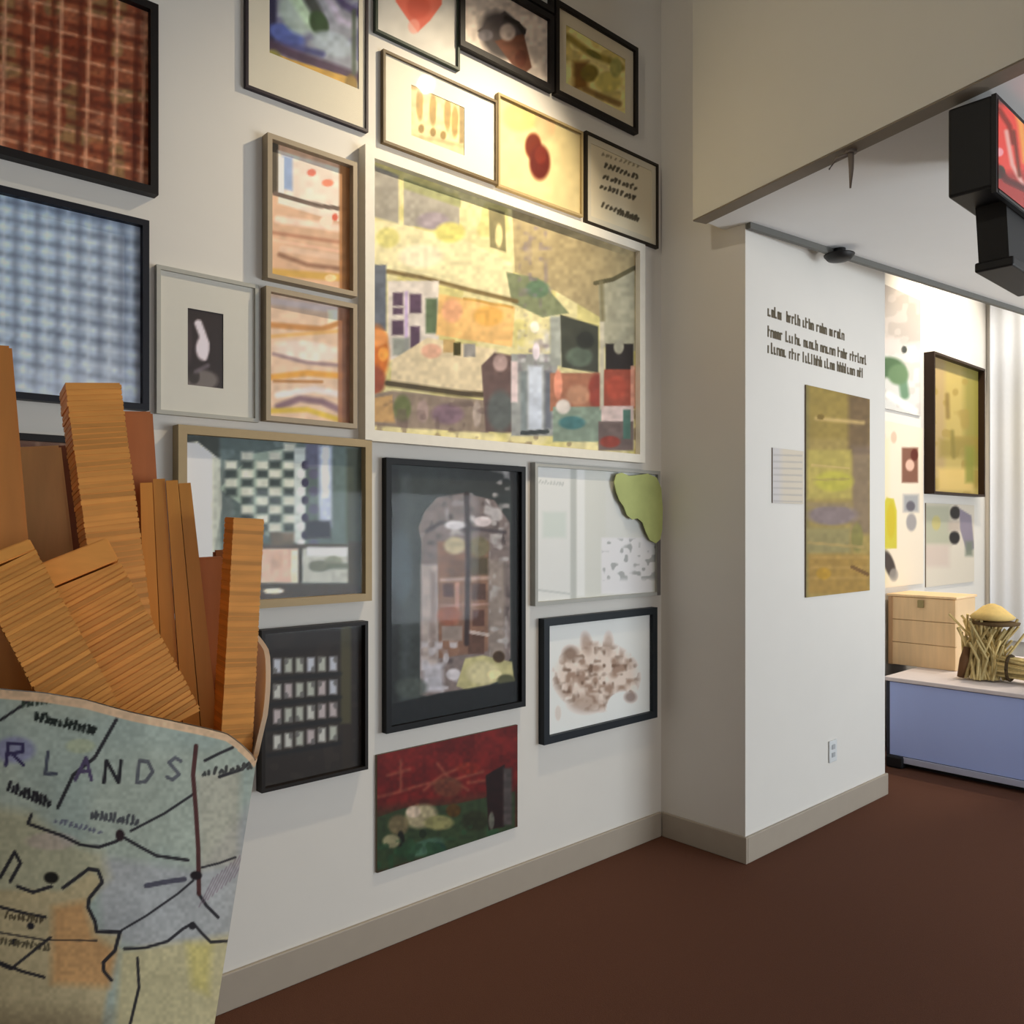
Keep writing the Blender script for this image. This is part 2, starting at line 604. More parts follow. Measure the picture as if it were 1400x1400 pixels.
def p_shelf_low(A):
    A.fill((204, 176, 152))
    A.line([(362, 410), (470, 425)], 10, (198, 184, 182), .9, 5)
    A.rect(448, 424, 464, 448, (240, 222, 196), .9, 4)
    A.line([(368, 444), (440, 450), (470, 440)], 8, (178, 124, 72), .95, 4)
    A.line([(370, 460), (420, 456), (470, 452)], 5, (204, 160, 96), .9, 4)
    A.ell(420, 480, 46, 14, (222, 204, 192), .95, 6)
    A.line([(374, 484), (420, 496), (470, 500)], 5, (138, 116, 120), .9, 4)
    A.line([(368, 516), (420, 510), (466, 514)], 8, (206, 148, 66), .95, 4)
    A.line([(375, 521), (440, 522)], 4, (150, 98, 48), .8, 3)
    A.line([(380, 556), (410, 545), (440, 549), (468, 562)], 9, (124, 98, 108), .95, 5)
    A.line([(380, 540), (430, 532), (468, 540)], 9, (220, 210, 210), .9, 5)
    A.line([(364, 562), (420, 560), (470, 576)], 7, (196, 168, 66), .95, 4)
    A.line([(364, 574), (470, 586)], 5, (150, 122, 72), .8, 4)
    A.rect(462, 415, 480, 600, (140, 92, 66), .85, 3, .1)
    A.grain(9, .14)


def p_town(A):
    A.fill((224, 214, 162))
    A.blot((206, 196, 120), 22, .6, .6, 21)
    A.poly([(510, 225), (545, 240), (545, 306), (510, 296)], (158, 152, 140))
    A.poly([(552, 246), (628, 275), (628, 316), (552, 308)], (166, 160, 148))
    A.poly([(552, 244), (630, 272), (630, 284), (552, 258)], (158, 160, 112))
    A.ell(592, 302, 22, 12, (160, 148, 156))
    A.poly([(508, 300), (560, 310), (640, 330), (700, 360), (706, 415), (530, 372), (508, 365)], (232, 222, 176))
    A.ell(615, 318, 20, 14, (212, 204, 118)); A.ell(530, 325, 16, 14, (214, 206, 130))
    A.ell(575, 350, 30, 16, (240, 228, 196))
    A.poly([(700, 285), (870, 340), (870, 375), (838, 386), (824, 436), (760, 398), (704, 372)], (172, 156, 118))
    A.poly([(668, 284), (690, 290), (692, 345), (670, 338)], (136, 128, 92))
    A.ell(682, 322, 5, 16, (222, 206, 150))
    A.poly([(692, 372), (736, 380), (778, 428), (742, 434), (700, 414)], (124, 132, 100))
    A.ell(735, 395, 16, 12, (96, 122, 96))
    A.line([(530, 371), (580, 380), (640, 396), (706, 412)], 6, (120, 100, 60), .95, 3)
    A.rect(507, 362, 528, 452, (100, 106, 118))
    A.rect(530, 384, 600, 492, (224, 214, 204))
    for r in ((537, 400, 551, 418), (537, 421, 551, 430), (536, 438, 552, 458), (560, 402, 576, 428), (561, 446, 574, 490)):
        A.rect(*r, (92, 70, 92), 1, 3)
    A.rect(553, 398, 558, 490, (206, 184, 220)); A.rect(537, 462, 560, 486, (150, 156, 148), .9, 4)
    A.rect(582, 408, 598, 456, (98, 116, 86), 1, 4)
    A.poly([(600, 402), (704, 420), (700, 474), (596, 458)], (236, 190, 122))
    A.ell(618, 425, 14, 16, (240, 178, 134)); A.ell(668, 432, 20, 14, (240, 184, 96))
    A.line([(635, 408), (700, 420)], 4, (196, 150, 72), .8)
    A.poly([(584, 462), (680, 478), (668, 545), (534, 526), (536, 492)], (230, 212, 176))
    A.rect(606, 464, 622, 482, (196, 160, 100), .8); A.rect(620, 468, 630, 486, (70, 64, 24)); A.rect(634, 470, 650, 488, (150, 146, 142))
    A.ell(590, 480, 14, 10, (226, 176, 150))
    A.ell(514, 484, 18, 38, (206, 112, 40)); A.ell(516, 462, 14, 12, (226, 150, 84)); A.ell(511, 520, 16, 20, (156, 78, 52))
    A.ell(524, 484, 7, 10, (240, 160, 70))
    A.line([(530, 524), (580, 531), (630, 538), (668, 540)], 8, (74, 62, 40), .95, 3)
    A.poly([(506, 540), (536, 534), (668, 548), (668, 592), (506, 582)], (150, 132, 116))
    A.poly([(506, 545), (536, 540), (540, 578), (506, 576)], (198, 158, 104))
    A.ell(550, 558, 12, 18, (112, 120, 72)); A.ell(612, 566, 22, 14, (132, 106, 118)); A.ell(578, 562, 8, 16, (172, 148, 140))
    A.ell(652, 566, 6, 18, (186, 168, 156)); A.blot((104, 84, 80), 9, .66, .5, 31, mask=(A.Y - 545) / 6)
    A.poly([(658, 500), (676, 482), (700, 486), (704, 592), (664, 590)], (104, 82, 78))
    A.ell(684, 496, 10, 12, (176, 150, 146)); A.ell(684, 562, 18, 28, (96, 100, 98))
    A.rect(699, 484, 762, 596, (156, 158, 156))
    A.rect(699, 494, 708, 550, (226, 206, 206), 1, 3)
    A.blot((206, 204, 206), 8, .5, .75, 41, soft=.4, mask=np.minimum(np.minimum((505 - A.Y) / 6, (A.Y - 438 - abs(A.X - 731) * .6) / 8), np.minimum((A.X - 706) / 6, (756 - A.X) / 6)))
    A.blot((130, 118, 128), 7, .6, .7, 43, soft=.4, mask=np.minimum((510 - A.Y) / 6, np.minimum((A.X - 706) / 6, (756 - A.X) / 6)))
    A.ell(731, 447, 6, 8, (250, 244, 220)); A.ell(733, 480, 5, 12, (226, 214, 222))
    A.rect(722, 500, 742, 588, (206, 214, 228), 1, 5); A.rect(745, 508, 754, 586, (104, 108, 118), 1, 5)
    A.rect(712, 508, 720, 590, (130, 140, 142), 1, 4); A.line([(714, 592), (748, 590)], 6, (60, 66, 66))
    A.rect(752, 432, 768, 500, (164, 168, 160), 1, 4)
    A.poly([(766, 430), (818, 446), (818, 510), (768, 502)], (64, 66, 56)); A.ell(792, 488, 18, 14, (92, 104, 90)); A.ell(800, 465, 12, 12, (44, 46, 40))
    A.rect(752, 510, 828, 562, (166, 110, 84)); A.ell(763, 526, 6, 20, (228, 150, 122)); A.ell(816, 535, 12, 24, (150, 66, 52))
    A.ell(790, 540, 16, 14, (190, 140, 110)); A.rect(756, 556, 832, 604, (134, 150, 134)); A.ell(782, 578, 18, 9, (72, 118, 120)); A.ell(770, 556, 10, 10, (216, 206, 198))
    A.poly([(818, 388), (868, 370), (870, 480), (822, 474)], (176, 172, 148))
    A.line([(814, 387), (838, 382), (868, 366)], 6, (96, 90, 64)); A.line([(822, 386), (824, 438)], 6, (134, 126, 94), .9, 4)
    A.rect(820, 440, 826, 560, (206, 198, 176), 1, 3)
    A.rect(828, 470, 866, 508, (44, 38, 36)); A.ell(846, 474, 7, 10, (170, 166, 146))
    A.rect(826, 505, 868, 558, (162, 80, 62)); A.ell(842, 530, 14, 16, (186, 84, 64)); A.rect(862, 500, 870, 556, (226, 170, 146), .8)
    A.rect(822, 555, 866, 578, (216, 194, 188)); A.rect(818, 576, 866, 616, (116, 100, 96)); A.rect(852, 560, 862, 600, (82, 116, 104)); A.ell(834, 604, 14, 8, (150, 68, 56))
    A.grain(6, .16); A.grain(14, .1, 8)


def p_flower(A):
    A.fill((132, 136, 148))
    A.blot((96, 96, 130), 16, .55, .7, 3)
    A.rect(364, -100, 378, 66, (34, 32, 62), 1, 6)
    A.ell(392, 48, 26, 13, (70, 84, 146), 1, 25); A.ell(405, 20, 20, 30, (150, 166, 160), .9, -30)
    A.line([(400, -10), (425, 30), (442, 50)], 16, (166, 190, 166), .95, 8)
    A.line([(412, -20), (432, 14), (440, 36)], 15, (54, 58, 56), .95, 7)
    A.ell(436, 32, 12, 18, (48, 70, 44), 1, -25)
    A.line([(440, -20), (466, 28), (484, 34)], 10, (176, 168, 192), .8, 8)
    A.line([(450, -20), (470, 6), (490, 18)], 10, (62, 54, 92), .9, 6)
    A.ell(455, 60, 30, 16, (150, 162, 172), .9, 20); A.line([(378, 58), (440, 74)], 9, (58, 62, 110), .9, 6)
    A.line([(366, 60), (410, 78), (450, 92), (488, 106)], 14, (62, 44, 66), .95, 7)
    A.poly([(360, 66), (395, 80), (440, 94), (486, 108), (486, 146), (420, 128), (360, 108)], (170, 134, 62))
    A.ell(372, 86, 14, 18, (130, 126, 58), .95); A.ell(400, 112, 20, 7, (206, 138, 82), .9, 16); A.ell(440, 112, 34, 11, (184, 146, 72), .95, 18)
    A.ell(480, 118, 9, 16, (120, 96, 42), .9)
    A.line([(484, 15), (484, 100)], 6, (58, 70, 56), .8, 4)
    A.grain(8, .2)


def p_heart(A):
    A.fill((196, 192, 184))
    A.poly([(540, -60), (606, -60), (604, 6), (588, 28), (571, 44), (556, 24), (541, 2)], (204, 96, 76))
    A.ell(572, 10, 16, 16, (190, 76, 56), .8); A.ell(566, 36, 8, 10, (222, 150, 134), .7)
    A.grain(12, .08)


def p_helmet(A):
    A.fill((196, 182, 170))
    A.ell(684, 48, 26, 34, (60, 54, 54), 1, -25); A.poly([(653, 42), (690, 15), (720, 40), (712, 66), (688, 66), (672, 60)], (64, 56, 56))
    A.poly([(676, 56), (716, 46), (727, 92), (718, 100), (700, 88)], (92, 54, 38))
    A.ell(694, 44, 11, 12, (150, 136, 128)); A.line([(692, 24), (708, 32), (716, 44)], 6, (36, 28, 26))
    A.ell(664, 48, 10, 8, (98, 92, 96)); A.ell(712, 80, 8, 12, (74, 34, 20)); A.grain(6, .25)


def p_above(A):
    A.fill((176, 176, 172)); A.grain(14, .15)


def p_landscape(A):
    A.fill((178, 164, 106))
    A.blot((150, 134, 76), 14, .55, .8, 5)
    A.line([(776, 50), (806, 72), (835, 84), (850, 92)], 9, (104, 88, 32), .9, 5)
    A.rect(784, 84, 804, 122, (92, 62, 20), 1, 8); A.ell(806, 100, 12, 12, (96, 82, 26)); A.ell(832, 112, 18, 14, (156, 144, 76))
    A.line([(800, 122), (826, 134), (846, 142)], 8, (100, 74, 34), .9, 4); A.ell(842, 92, 8, 14, (130, 124, 66)); A.ell(812, 74, 12, 4, (84, 78, 26), 1, 30)
    A.grain(6, .2)


def p_gold(A):
    A.fill((206, 190, 140))
    for x, y in ((574, 132), (592, 140), (612, 146), (622, 156)):
        A.ell(x, y + 10, 5, 22, (150, 118, 52), .9); A.ell(x + 8, y + 18, 4, 18, (226, 210, 150), .9)
    for x in (576, 592, 606):
        A.ell(x, 176 + (x - 576) * .3, 4, 6, (120, 92, 30), .9)
    A.line([(560, 118), (600, 126), (632, 142)], 6, (160, 126, 70), .8, 4)
    A.rect(628, 140, 634, 196, (132, 110, 66), .9); A.line([(566, 186), (600, 192), (634, 200)], 5, (176, 150, 104), .8, 4)
    A.grain(6, .2)


def p_redshape(A):
    A.fill((206, 190, 140))
    A.ell(712, 160, 26, 20, (190, 168, 92), .5); A.ell(745, 170, 14, 24, (206, 160, 120), .6)
    A.ell(729, 200, 11, 18, (96, 30, 12)); A.ell(738, 222, 14, 24, (84, 20, 12)); A.ell(739, 212, 8, 12, (110, 36, 22), .7)
    A.put(np.clip((A.X - 750) / 60, 0, 1), (186, 168, 124), .6); A.grain(10, .08)


def p_text(A):
    A.fill((196, 184, 156))
    for y, a, b in ((228, 826, 874), (243, 824, 872), (256, 820, 870), (282, 822, 872), (292, 844, 874)):
        A.squiggle(a, y, b, y + (b - a) * .36, 5, (70, 62, 46), 3, 9, y)
    for y in (200, 212):
        A.squiggle(822, y, 876, y + 18, 3, (130, 118, 92), 2, 9, y)


def p_checker(A):
    A.fill((84, 98, 96))
    A.blot((112, 128, 126), 16, .6, .6, 4)
    A.rect(246, 596, 300, 626, (52, 56, 50), .9, 6)
    A.poly([(246, 606), (270, 604), (300, 628), (304, 690), (292, 760), (270, 800), (246, 800)], (250, 246, 226))
    A.rect(290, 626, 302, 760, (170, 176, 166), .8, 5); A.rect(302, 640, 318, 720, (96, 106, 104), .8, 6)
    A.poly([(300, 668), (345, 620), (400, 612), (404, 742), (370, 738), (330, 690)], (148, 164, 150))
    for i, x in enumerate((316, 338, 359, 376, 396)):
        for k in range(10):
            y = 612 + 24.5 * k + (12 if i % 2 else 0)
            if y < 640 - (x - 300) * .45 or y > 672 + (x - 300) * .75: continue
            A.rect(x - 8, y - 6, x + 8, y + 6, (204, 204, 190) if i % 2 else (206, 208, 194), .95, 5)
            A.rect(x - 8, y + 6, x + 8, y + 17, (46, 56, 55), .95, 6)
    A.rect(402, 612, 418, 742, (188, 196, 192), 1, 3)
    for k in range(6):
        A.ell(417, 636 + 24 * k, 5, 6, (50, 46, 70)); A.ell(429, 648 + 24 * k, 7, 7, (84, 84, 104)); A.ell(411, 648 + 24 * k, 5, 6, (226, 226, 230))
    A.rect(418, 606, 438, 640, (92, 90, 118), .8, 5)
    A.rect(436, 610, 454, 720, (186, 196, 220), .95, 6); A.rect(441, 610, 449, 680, (232, 234, 250), .9, 5)
    A.rect(418, 712, 452, 736, (40, 42, 54), 1, 6); A.rect(456, 612, 476, 745, (92, 108, 104), 1, 5); A.rect(474, 612, 500, 740, (66, 72, 58), 1, 6)
    A.rect(356, 744, 500, 756, (62, 54, 44), 1, 4); A.rect(370, 728, 402, 746, (100, 86, 70), .9, 5)
    A.rect(356, 750, 408, 797, (214, 178, 156), 1, 3); A.rect(398, 752, 408, 797, (226, 216, 190), 1, 3); A.ell(379, 768, 8, 10, (196, 160, 134), .8)
    A.rect(413, 750, 478, 797, (176, 178, 168), 1, 3); A.rect(420, 748, 476, 760, (226, 228, 236), 1, 4); A.ell(436, 774, 14, 8, (104, 108, 92)); A.ell(456, 768, 12, 8, (132, 136, 116))
    A.rect(446, 770, 476, 778, (84, 92, 74), .7, 4)
    A.rect(408, 748, 413, 800, (46, 40, 30), 1, 2); A.rect(350, 798, 500, 830, (50, 38, 24), 1, 4); A.ell(374, 808, 14, 4, (230, 216, 190)); A.rect(476, 740, 500, 800, (58, 50, 32), 1, 4)
    A.grain(6, .15)


def p_rows(A):
    A.fill((44, 38, 34))
    A.blot((58, 50, 44), 12, .6, .5, 6)
    r = random.Random(3)
    A.rect(466, 852, 480, 990, (84, 80, 54), .8, 4); A.rect(468, 990, 480, 1060, (50, 42, 34), .8, 4)
    for j, y in enumerate((908, 943, 977, 1012)):
        A.line([(366, y + 21), (465, y + 13 - 3 * j)], 5, (24, 28, 30), .8, 4)
        for i in range(6):
            x = 379 + 15.3 * i
            yy = y + 3 - (x - 379) * (.04 + .04 * j)
            c = r.choice([(206, 206, 198), (198, 202, 212), (192, 180, 180), (186, 190, 178)])
            A.rect(x - 5, yy - 10, x + 5, yy + 9, c, .95, 4)
            dx = r.choice([-3, 3])
            A.ell(x + dx, yy + r.choice([-6, 6]), 3, 4, (96, 94, 92), .8)


def p_castle(A):
    A.fill((52, 58, 56))
    A.put(np.clip((A.X - 590) / 80, 0, 1) * np.clip((700 - A.Y) / 80, 0, 1), (36, 34, 32), .9)
    A.rect(526, 640, 546, 1000, (30, 34, 34), .8, 10); A.rect(550, 650, 560, 960, (70, 78, 80), .7, 12); A.ell(548, 775, 16, 50, (76, 88, 96), .7); A.rect(700, 640, 712, 990, (10, 10, 10), .9, 6)
    # arched window of old prints and panes
    A.poly([(574, 950), (576, 740), (572, 722), (580, 700), (598, 680), (634, 674), (676, 684), (697, 715), (698, 900), (660, 950), (600, 955)], (124, 110, 106))
    A.blot((196, 190, 190), 11, .5, .9, 12, soft=.35, mask=np.minimum(np.clip((A.X - 574) / 4, 0, 1), np.clip((735 - A.Y) / 8, 0, 1)) * np.where((np.hypot((A.X - 636) / 62, (A.Y - 740) / 66) < 1) & (A.X < 694), 1, -9))
    A.blot((76, 66, 66), 9, .6, .8, 15, soft=.35, mask=np.where((np.hypot((A.X - 636) / 62, (A.Y - 800) / 130) < 1) & (A.X > 574), 1, -9))
    A.rect(576, 772, 600, 915, (178, 164, 158), 1, 6); A.rect(588, 780, 596, 900, (140, 124, 118), .7, 5)
    A.poly([(598, 740), (668, 740), (668, 890), (600, 900)], (134, 98, 78))
    A.ell(622, 746, 15, 12, (186, 172, 136)); A.ell(655, 748, 14, 14, (120, 110, 82)); A.rect(612, 766, 634, 792, (112, 80, 58), .9, 5); A.rect(642, 762, 668, 786, (82, 72, 50), .9, 5)
    A.line([(604, 793), (670, 790)], 5, (190, 160, 144), .9, 3)
    A.rect(606, 798, 620, 816, (84, 52, 42)); A.rect(645, 798, 664, 820, (84, 58, 48)); A.rect(622, 796, 628, 836, (190, 140, 120), .9)
    A.ell(614, 842, 16, 14, (152, 90, 66)); A.rect(646, 834, 662, 856, (90, 56, 44)); A.line([(600, 828), (668, 826)], 4, (176, 136, 120), .8)
    A.rect(604, 856, 632, 876, (150, 136, 128), .9); A.rect(640, 864, 662, 894, (90, 62, 50), .9); A.line([(642, 864), (668, 868)], 5, (196, 180, 172), .9)
    A.rect(668, 765, 690, 900, (148, 134, 124), .9, 6); A.blot((186, 180, 178), 8, .58, .8, 18, soft=.3, mask=np.minimum(np.clip((A.X - 668) / 4, 0, 1), np.minimum((900 - A.Y) / 5, (698 - A.X) / 3)))
    A.blot((190, 184, 188), 10, .52, .9, 19, mask=np.minimum((A.Y - 875) / 5, np.minimum((628 - A.X) / 5, np.minimum((A.X - 574) / 4, (948 - A.Y) / 6))))
    A.rect(578, 908, 606, 945, (190, 188, 196), .85, 8); A.ell(620, 922, 10, 8, (206, 200, 204))
    A.line([(638, 676), (640, 760), (638, 880)], 7, (50, 36, 36), .95, 3)
    A.line([(584, 726), (604, 714), (640, 722), (690, 728)], 5, (64, 56, 60), .8, 4); A.ell(660, 713, 12, 7, (222, 208, 208)); A.ell(622, 718, 14, 6, (214, 210, 214))
    A.poly([(624, 938), (636, 900), (660, 896), (700, 905), (704, 938), (680, 932), (640, 944)], (190, 182, 130)); A.ell(660, 920, 22, 16, (212, 202, 156)); A.ell(676, 922, 10, 6, (240, 224, 170))
    A.ell(682, 898, 8, 8, (66, 46, 24)); A.ell(692, 930, 12, 8, (84, 84, 58))
    A.poly([(524, 1000), (524, 965), (600, 948), (712, 930), (712, 975)], (20, 24, 26)); A.ell(562, 940, 22, 14, (76, 84, 78), .8)
    A.grain(6, .2)


def p_pale(A):
    A.fill((202, 202, 196))
    A.rect(732, 640, 780, 822, (208, 208, 204)); A.rect(742, 700, 774, 735, (190, 198, 190), .8, 6)
    A.rect(780, 640, 788, 820, (176, 178, 172), 1, 3); A.rect(789, 640, 800, 815, (216, 216, 212), 1, 3)
    A.rect(800, 642, 828, 820, (200, 200, 192), 1, 4)
    A.rect(822, 735, 892, 812, (214, 212, 212), 1, 3)
    A.blot((146, 148, 146), 6, .62, .8, 9, mask=np.minimum((A.X - 822) / 4, np.minimum((A.Y - 735) / 4, (795 - A.Y) / 6)))
    A.line([(730, 806), (780, 812)], 3, (186, 188, 184)); A.squiggle(736, 660, 772, 664, 4, (180, 182, 178), 2, 9, 2)


def p_splat(A):
    A.fill((216, 210, 204))
    m = np.minimum(1 - np.hypot((A.X - 815) / 62, (A.Y - 925) / 50), .3) * 4
    hole = np.minimum(np.hypot((A.X - 852) / 22, (A.Y - 968) / 22) - 1, 1) * 4
    m = np.minimum(m, hole)
    A.put(m, (206, 186, 170), .8)
    A.blot((140, 112, 94), 9, .42, .85, 23, soft=.35, mask=m)
    A.blot((100, 76, 60), 6, .58, .85, 27, soft=.35, mask=m)
    A.blot((220, 206, 194), 7, .62, .7, 29, soft=.35, mask=m)
    A.ell(802, 880, 7, 14, (150, 124, 108), .7, -10, .8); A.ell(832, 880, 6, 14, (160, 136, 120), .6, 0, .8); A.ell(862, 953, 8, 7, (126, 106, 98), .8, 0, .7); A.ell(780, 894, 10, 10, (116, 92, 76), .8, 0, .8)
    A.ell(800, 962, 20, 12, (148, 124, 108), .6, 0, .8); A.ell(763, 975, 4, 10, (196, 186, 176), .8)


def p_redgreen(A):
    A.fill((106, 22, 18))
    A.blot((84, 12, 10), 20, .6, .7, 3)
    A.put(np.clip((A.Y - 1085 + (A.X - 610) * .12) / 16, 0, 1), (60, 38, 22), .95)
    for pts in (((516, 1090), (548, 1082), (580, 1072), (620, 1066), (660, 1055)), ((548, 1040), (548, 1080)), ((598, 1044), (614, 1064), (640, 1080)), ((580, 1080), (604, 1060), (640, 1045)),
                ((640, 1070), (690, 1064)), ((530, 1060), (560, 1052))):
        A.line(pts, 4, (142, 74, 56), .75, 4)
    A.ell(612, 1076, 20, 14, (92, 52, 34), .8); A.ell(640, 1050, 16, 8, (120, 32, 16), .7)
    A.poly([(514, 1118), (552, 1105), (620, 1100), (704, 1082), (704, 1134), (514, 1192)], (44, 58, 34))
    A.ell(576, 1116, 22, 16, (156, 144, 112), 1, -15); A.ell(565, 1110, 10, 8, (190, 170, 148)); A.ell(600, 1125, 20, 10, (126, 122, 78)); A.ell(545, 1128, 14, 14, (104, 92, 64))
    A.ell(620, 1108, 10, 9, (72, 48, 10)); A.ell(548, 1148, 5, 12, (20, 20, 12)); A.ell(535, 1150, 12, 9, (134, 128, 96)); A.ell(578, 1140, 5, 6, (24, 34, 18))
    A.ell(582, 1158, 26, 10, (64, 94, 74), 1, -20); A.ell(550, 1165, 10, 8, (36, 62, 36)); A.ell(600, 1160, 10, 8, (26, 54, 44)); A.ell(650, 1122, 18, 14, (38, 42, 22)); A.blot((36, 66, 40), 9, .62, .8, 8, mask=(A.Y - 1135 + (A.X - 600) * .2) / 6)
    A.poly([(664, 1060), (690, 1045), (690, 1130), (668, 1135)], (30, 10, 8)); A.rect(688, 1050, 700, 1128, (70, 62, 60), 1, 4); A.ell(672, 1122, 4, 12, (104, 108, 96), .8)
    A.grain(5, .3)


BLK = (24, 20, 20)
G1 = 1.35
picture('framed_plaid', 'large framed brown and rust plaid print at the top left of the long wall', 0.368, 0.888, 2.46, 3.012, p_red, .022, .035, BLK, gain=G1)
picture('framed_plaid', 'large black framed pale blue and grey plaid print under the rust one', 0.368, 0.862, 1.834, 2.38, p_blue, .018, .035, (20, 22, 32), gain=G1)
picture('framed_plaid', 'black framed brown print mostly hidden behind the tall wooden fries', 0.368, 0.845, 1.204, 1.745, p_third, .018, .035, BLK, gain=G1)
picture('framed_card', 'small dark upright photo with pale figure in wide white mat', 0.888, 1.204, 1.83, 2.264, p_card, .012, .02, (176, 174, 164), mcol=(216, 212, 200), gain=G1,
        art=(0.982, 1.092, 1.925, 2.155))
picture('shelf_print', 'upper one of two stacked narrow prints with shelves of peach bands', 1.224, 1.553, 2.288, 2.748, p_shelf_top, .016, .04, (168, 152, 128), gain=G1, fname='tan_wood_frame')
picture('shelf_print', 'lower one of two stacked narrow prints with wavy orange and lilac bands', 1.219, 1.553, 1.836, 2.262, p_shelf_low, .016, .04, (168, 152, 128), gain=G1, fname='tan_wood_frame')
picture('town_painting', 'largest picture, colourful town houses and church in a wide white frame', 1.582, 3.115, 1.798, 2.82, p_town, .038, .045, (232, 226, 212), gain=.95, fname='white_wide_frame', cell=.006)
picture('flower_painting', 'framed blue and green flower painting with an orange yellow foreground', 1.162, 1.612, 2.878, 3.62, p_flower, .009, .018, (52, 44, 50), mcol=(222, 214, 194), gain=G1,
        art=(1.245, 1.578, 3.02, 3.50))
picture('heart_print', 'thin framed print of a red pointed heart on pale paper', 1.642, 2.023, 3.245, 3.66, p_heart, .010, .018, (52, 62, 52), gain=1.1)
picture('helmet_print', 'black framed picture of a dark brown helmet shape on pale ground', 2.016, 2.524, 3.336, 3.655, p_helmet, .024, .03, BLK, gain=G1)
picture('grey_print', 'black framed plain grey print above the helmet picture at the top edge', 2.321, 2.524, 3.665, 3.95, p_above, .024, .03, BLK, gain=G1)
picture('landscape_print', 'black framed olive yellow landscape beside the helmet picture', 2.537, 3.083, 3.334, 3.735, p_landscape, .02, .03, (30, 24, 20), matw=.055, mcol=(216, 204, 178), gain=2.1)
picture('gold_print', 'pale framed picture of small golden figures with a lamp glint on its glass', 1.673, 2.214, 2.862, 3.194, p_gold, .010, .02, (104, 88, 62), mcol=(226, 220, 204), gain=1.1,
        art=(1.80, 2.05, 2.93, 3.115))
picture('red_shape_print', 'cream picture with one dark red rounded shape, right of the golden figures', 2.218, 2.715, 2.856, 3.23, p_redshape, .010, .02, (168, 148, 106), gain=1.1)
picture('text_print', 'thin dark framed sheet of slanted handwriting beside the pillar, highest at right', 2.734, 3.249, 2.838, 3.243, p_text, .011, .02, (44, 36, 26), matw=.03, mcol=(214, 204, 180), gain=G1)
picture('collage_painting', 'painting with black and white checker lattice in a tan wooden frame', 0.941, 1.609, 1.243, 1.80, p_checker, .026, .045, (172, 150, 112), gain=G1, fname='pale_wood_frame')
picture('specimen_sheet', 'dark framed sheet with four rows of small pale marks', 1.204, 1.597, 0.66, 1.173, p_rows, .012, .04, (30, 23, 18), gain=1.1)
picture('window_photo', 'tall dark photo of an arched window over a glowing table', 1.679, 2.358, 0.766, 1.745, p_castle, .022, .03, (10, 10, 11), gain=1.05)
picture('paper_sheets', 'pale grey framed paper sheets with an olive green leaf at the corner', 2.412, 3.249, 1.171, 1.766, p_pale, .016, .03, (168, 168, 162), gain=1.25)
picture('splatter_print', 'dark navy framed print of a brown speckled splatter on white', 2.459, 3.22, 0.589, 1.115, p_splat, .032, .035, (28, 34, 40), gain=G1)
picture('red_green_canvas', 'unframed red and green canvas hanging lowest on the long wall', 1.652, 2.329, 0.276, 0.692, p_redgreen, 0, .03, gain=1.15, glass=False)
for t in [o for o in bpy.data.objects if o.get('label', '').startswith('pale grey framed paper')]:
    # the leaf lies over the frame's upper right corner
    A = sheet(2.86, 3.27, V0 - .034, 1.42, 1.745, .006)
    pts = [(0.10, .96), (.2, .99), (.34, .95), (.5, .97), (.7, 1.0), (.88, .95), (.97, .8), (1.0, .5), (.99, .2), (.95, .06), (.86, .0), (.74, .05), (.66, .17), (.6, .3), (.5, .36), (.4, .34), (.3, .40), (.24, .52), (.16, .60), (.1, .72), (.06, .85)]
    bm = bmesh.new()
    vs = [[bm.verts.new((2.88 - t.location.x + .38 * x, y, 1.42 - t.location.z + .33 * z)) for x, z in pts] for y in (-.032, -.036)]
    bm.faces.new(vs[0]); bm.faces.new(vs[1][::-1])
    for i in range(len(pts)):
        j = (i + 1) % len(pts)
        bm.faces.new((vs[0][i], vs[0][j], vs[1][j], vs[1][i]))
    tag(obj('leaf', bm, mat('olive_leaf', (176, 184, 116), .6, .3, var=.22, scale=9), t), 'olive green leaf over the upper corner')
    box_bm = bx(3.225 - t.location.x, 3.249 - t.location.x, -.032, -.03, 0, .3)
    tag(obj('corner_strip', box_bm, mat('grey_strip', (104, 100, 98)), t), 'dark grey strip on the lower right edge')

# ------------------------------------------------------------------ pillar graphics
t = thing('wall_lettering', 'lines of dark lettering high on the white pillar face', 'lettering', (3.48, VP, 2.3))
ink = mat('dark_lettering', (108, 98, 80), .7, .2)
for z, x1 in ((2.47, .72), (2.375, .98), (2.30, .90)):
    bm = bmesh.new()
    x, r = 0.0, random.Random(int(z * 1000))
    while x < x1:
        for _ in range(r.randint(3, 8)):
            h, w = r.choice((.036, .036, .052)), r.choice((.016, .02, .024))
            box(bm, x, x + .009, -.0025, -.0005, z - 2.3, z - 2.3 + h)
            k = r.random()
            if k > .35: box(bm, x + .006, x + w, -.0025, -.0005, z - 2.3 + .028, z - 2.3 + .037)
            if k > .55: box(bm, x + w - .004, x + w + .005, -.0025, -.0005, z - 2.3, z - 2.3 + .034)
            if k < .3: box(bm, x + .006, x + w, -.0025, -.0005, z - 2.3, z - 2.3 + .009)
            x += w + .009
        x += .022
    tag(obj('text_line', bm, ink, t), kind='stuff')


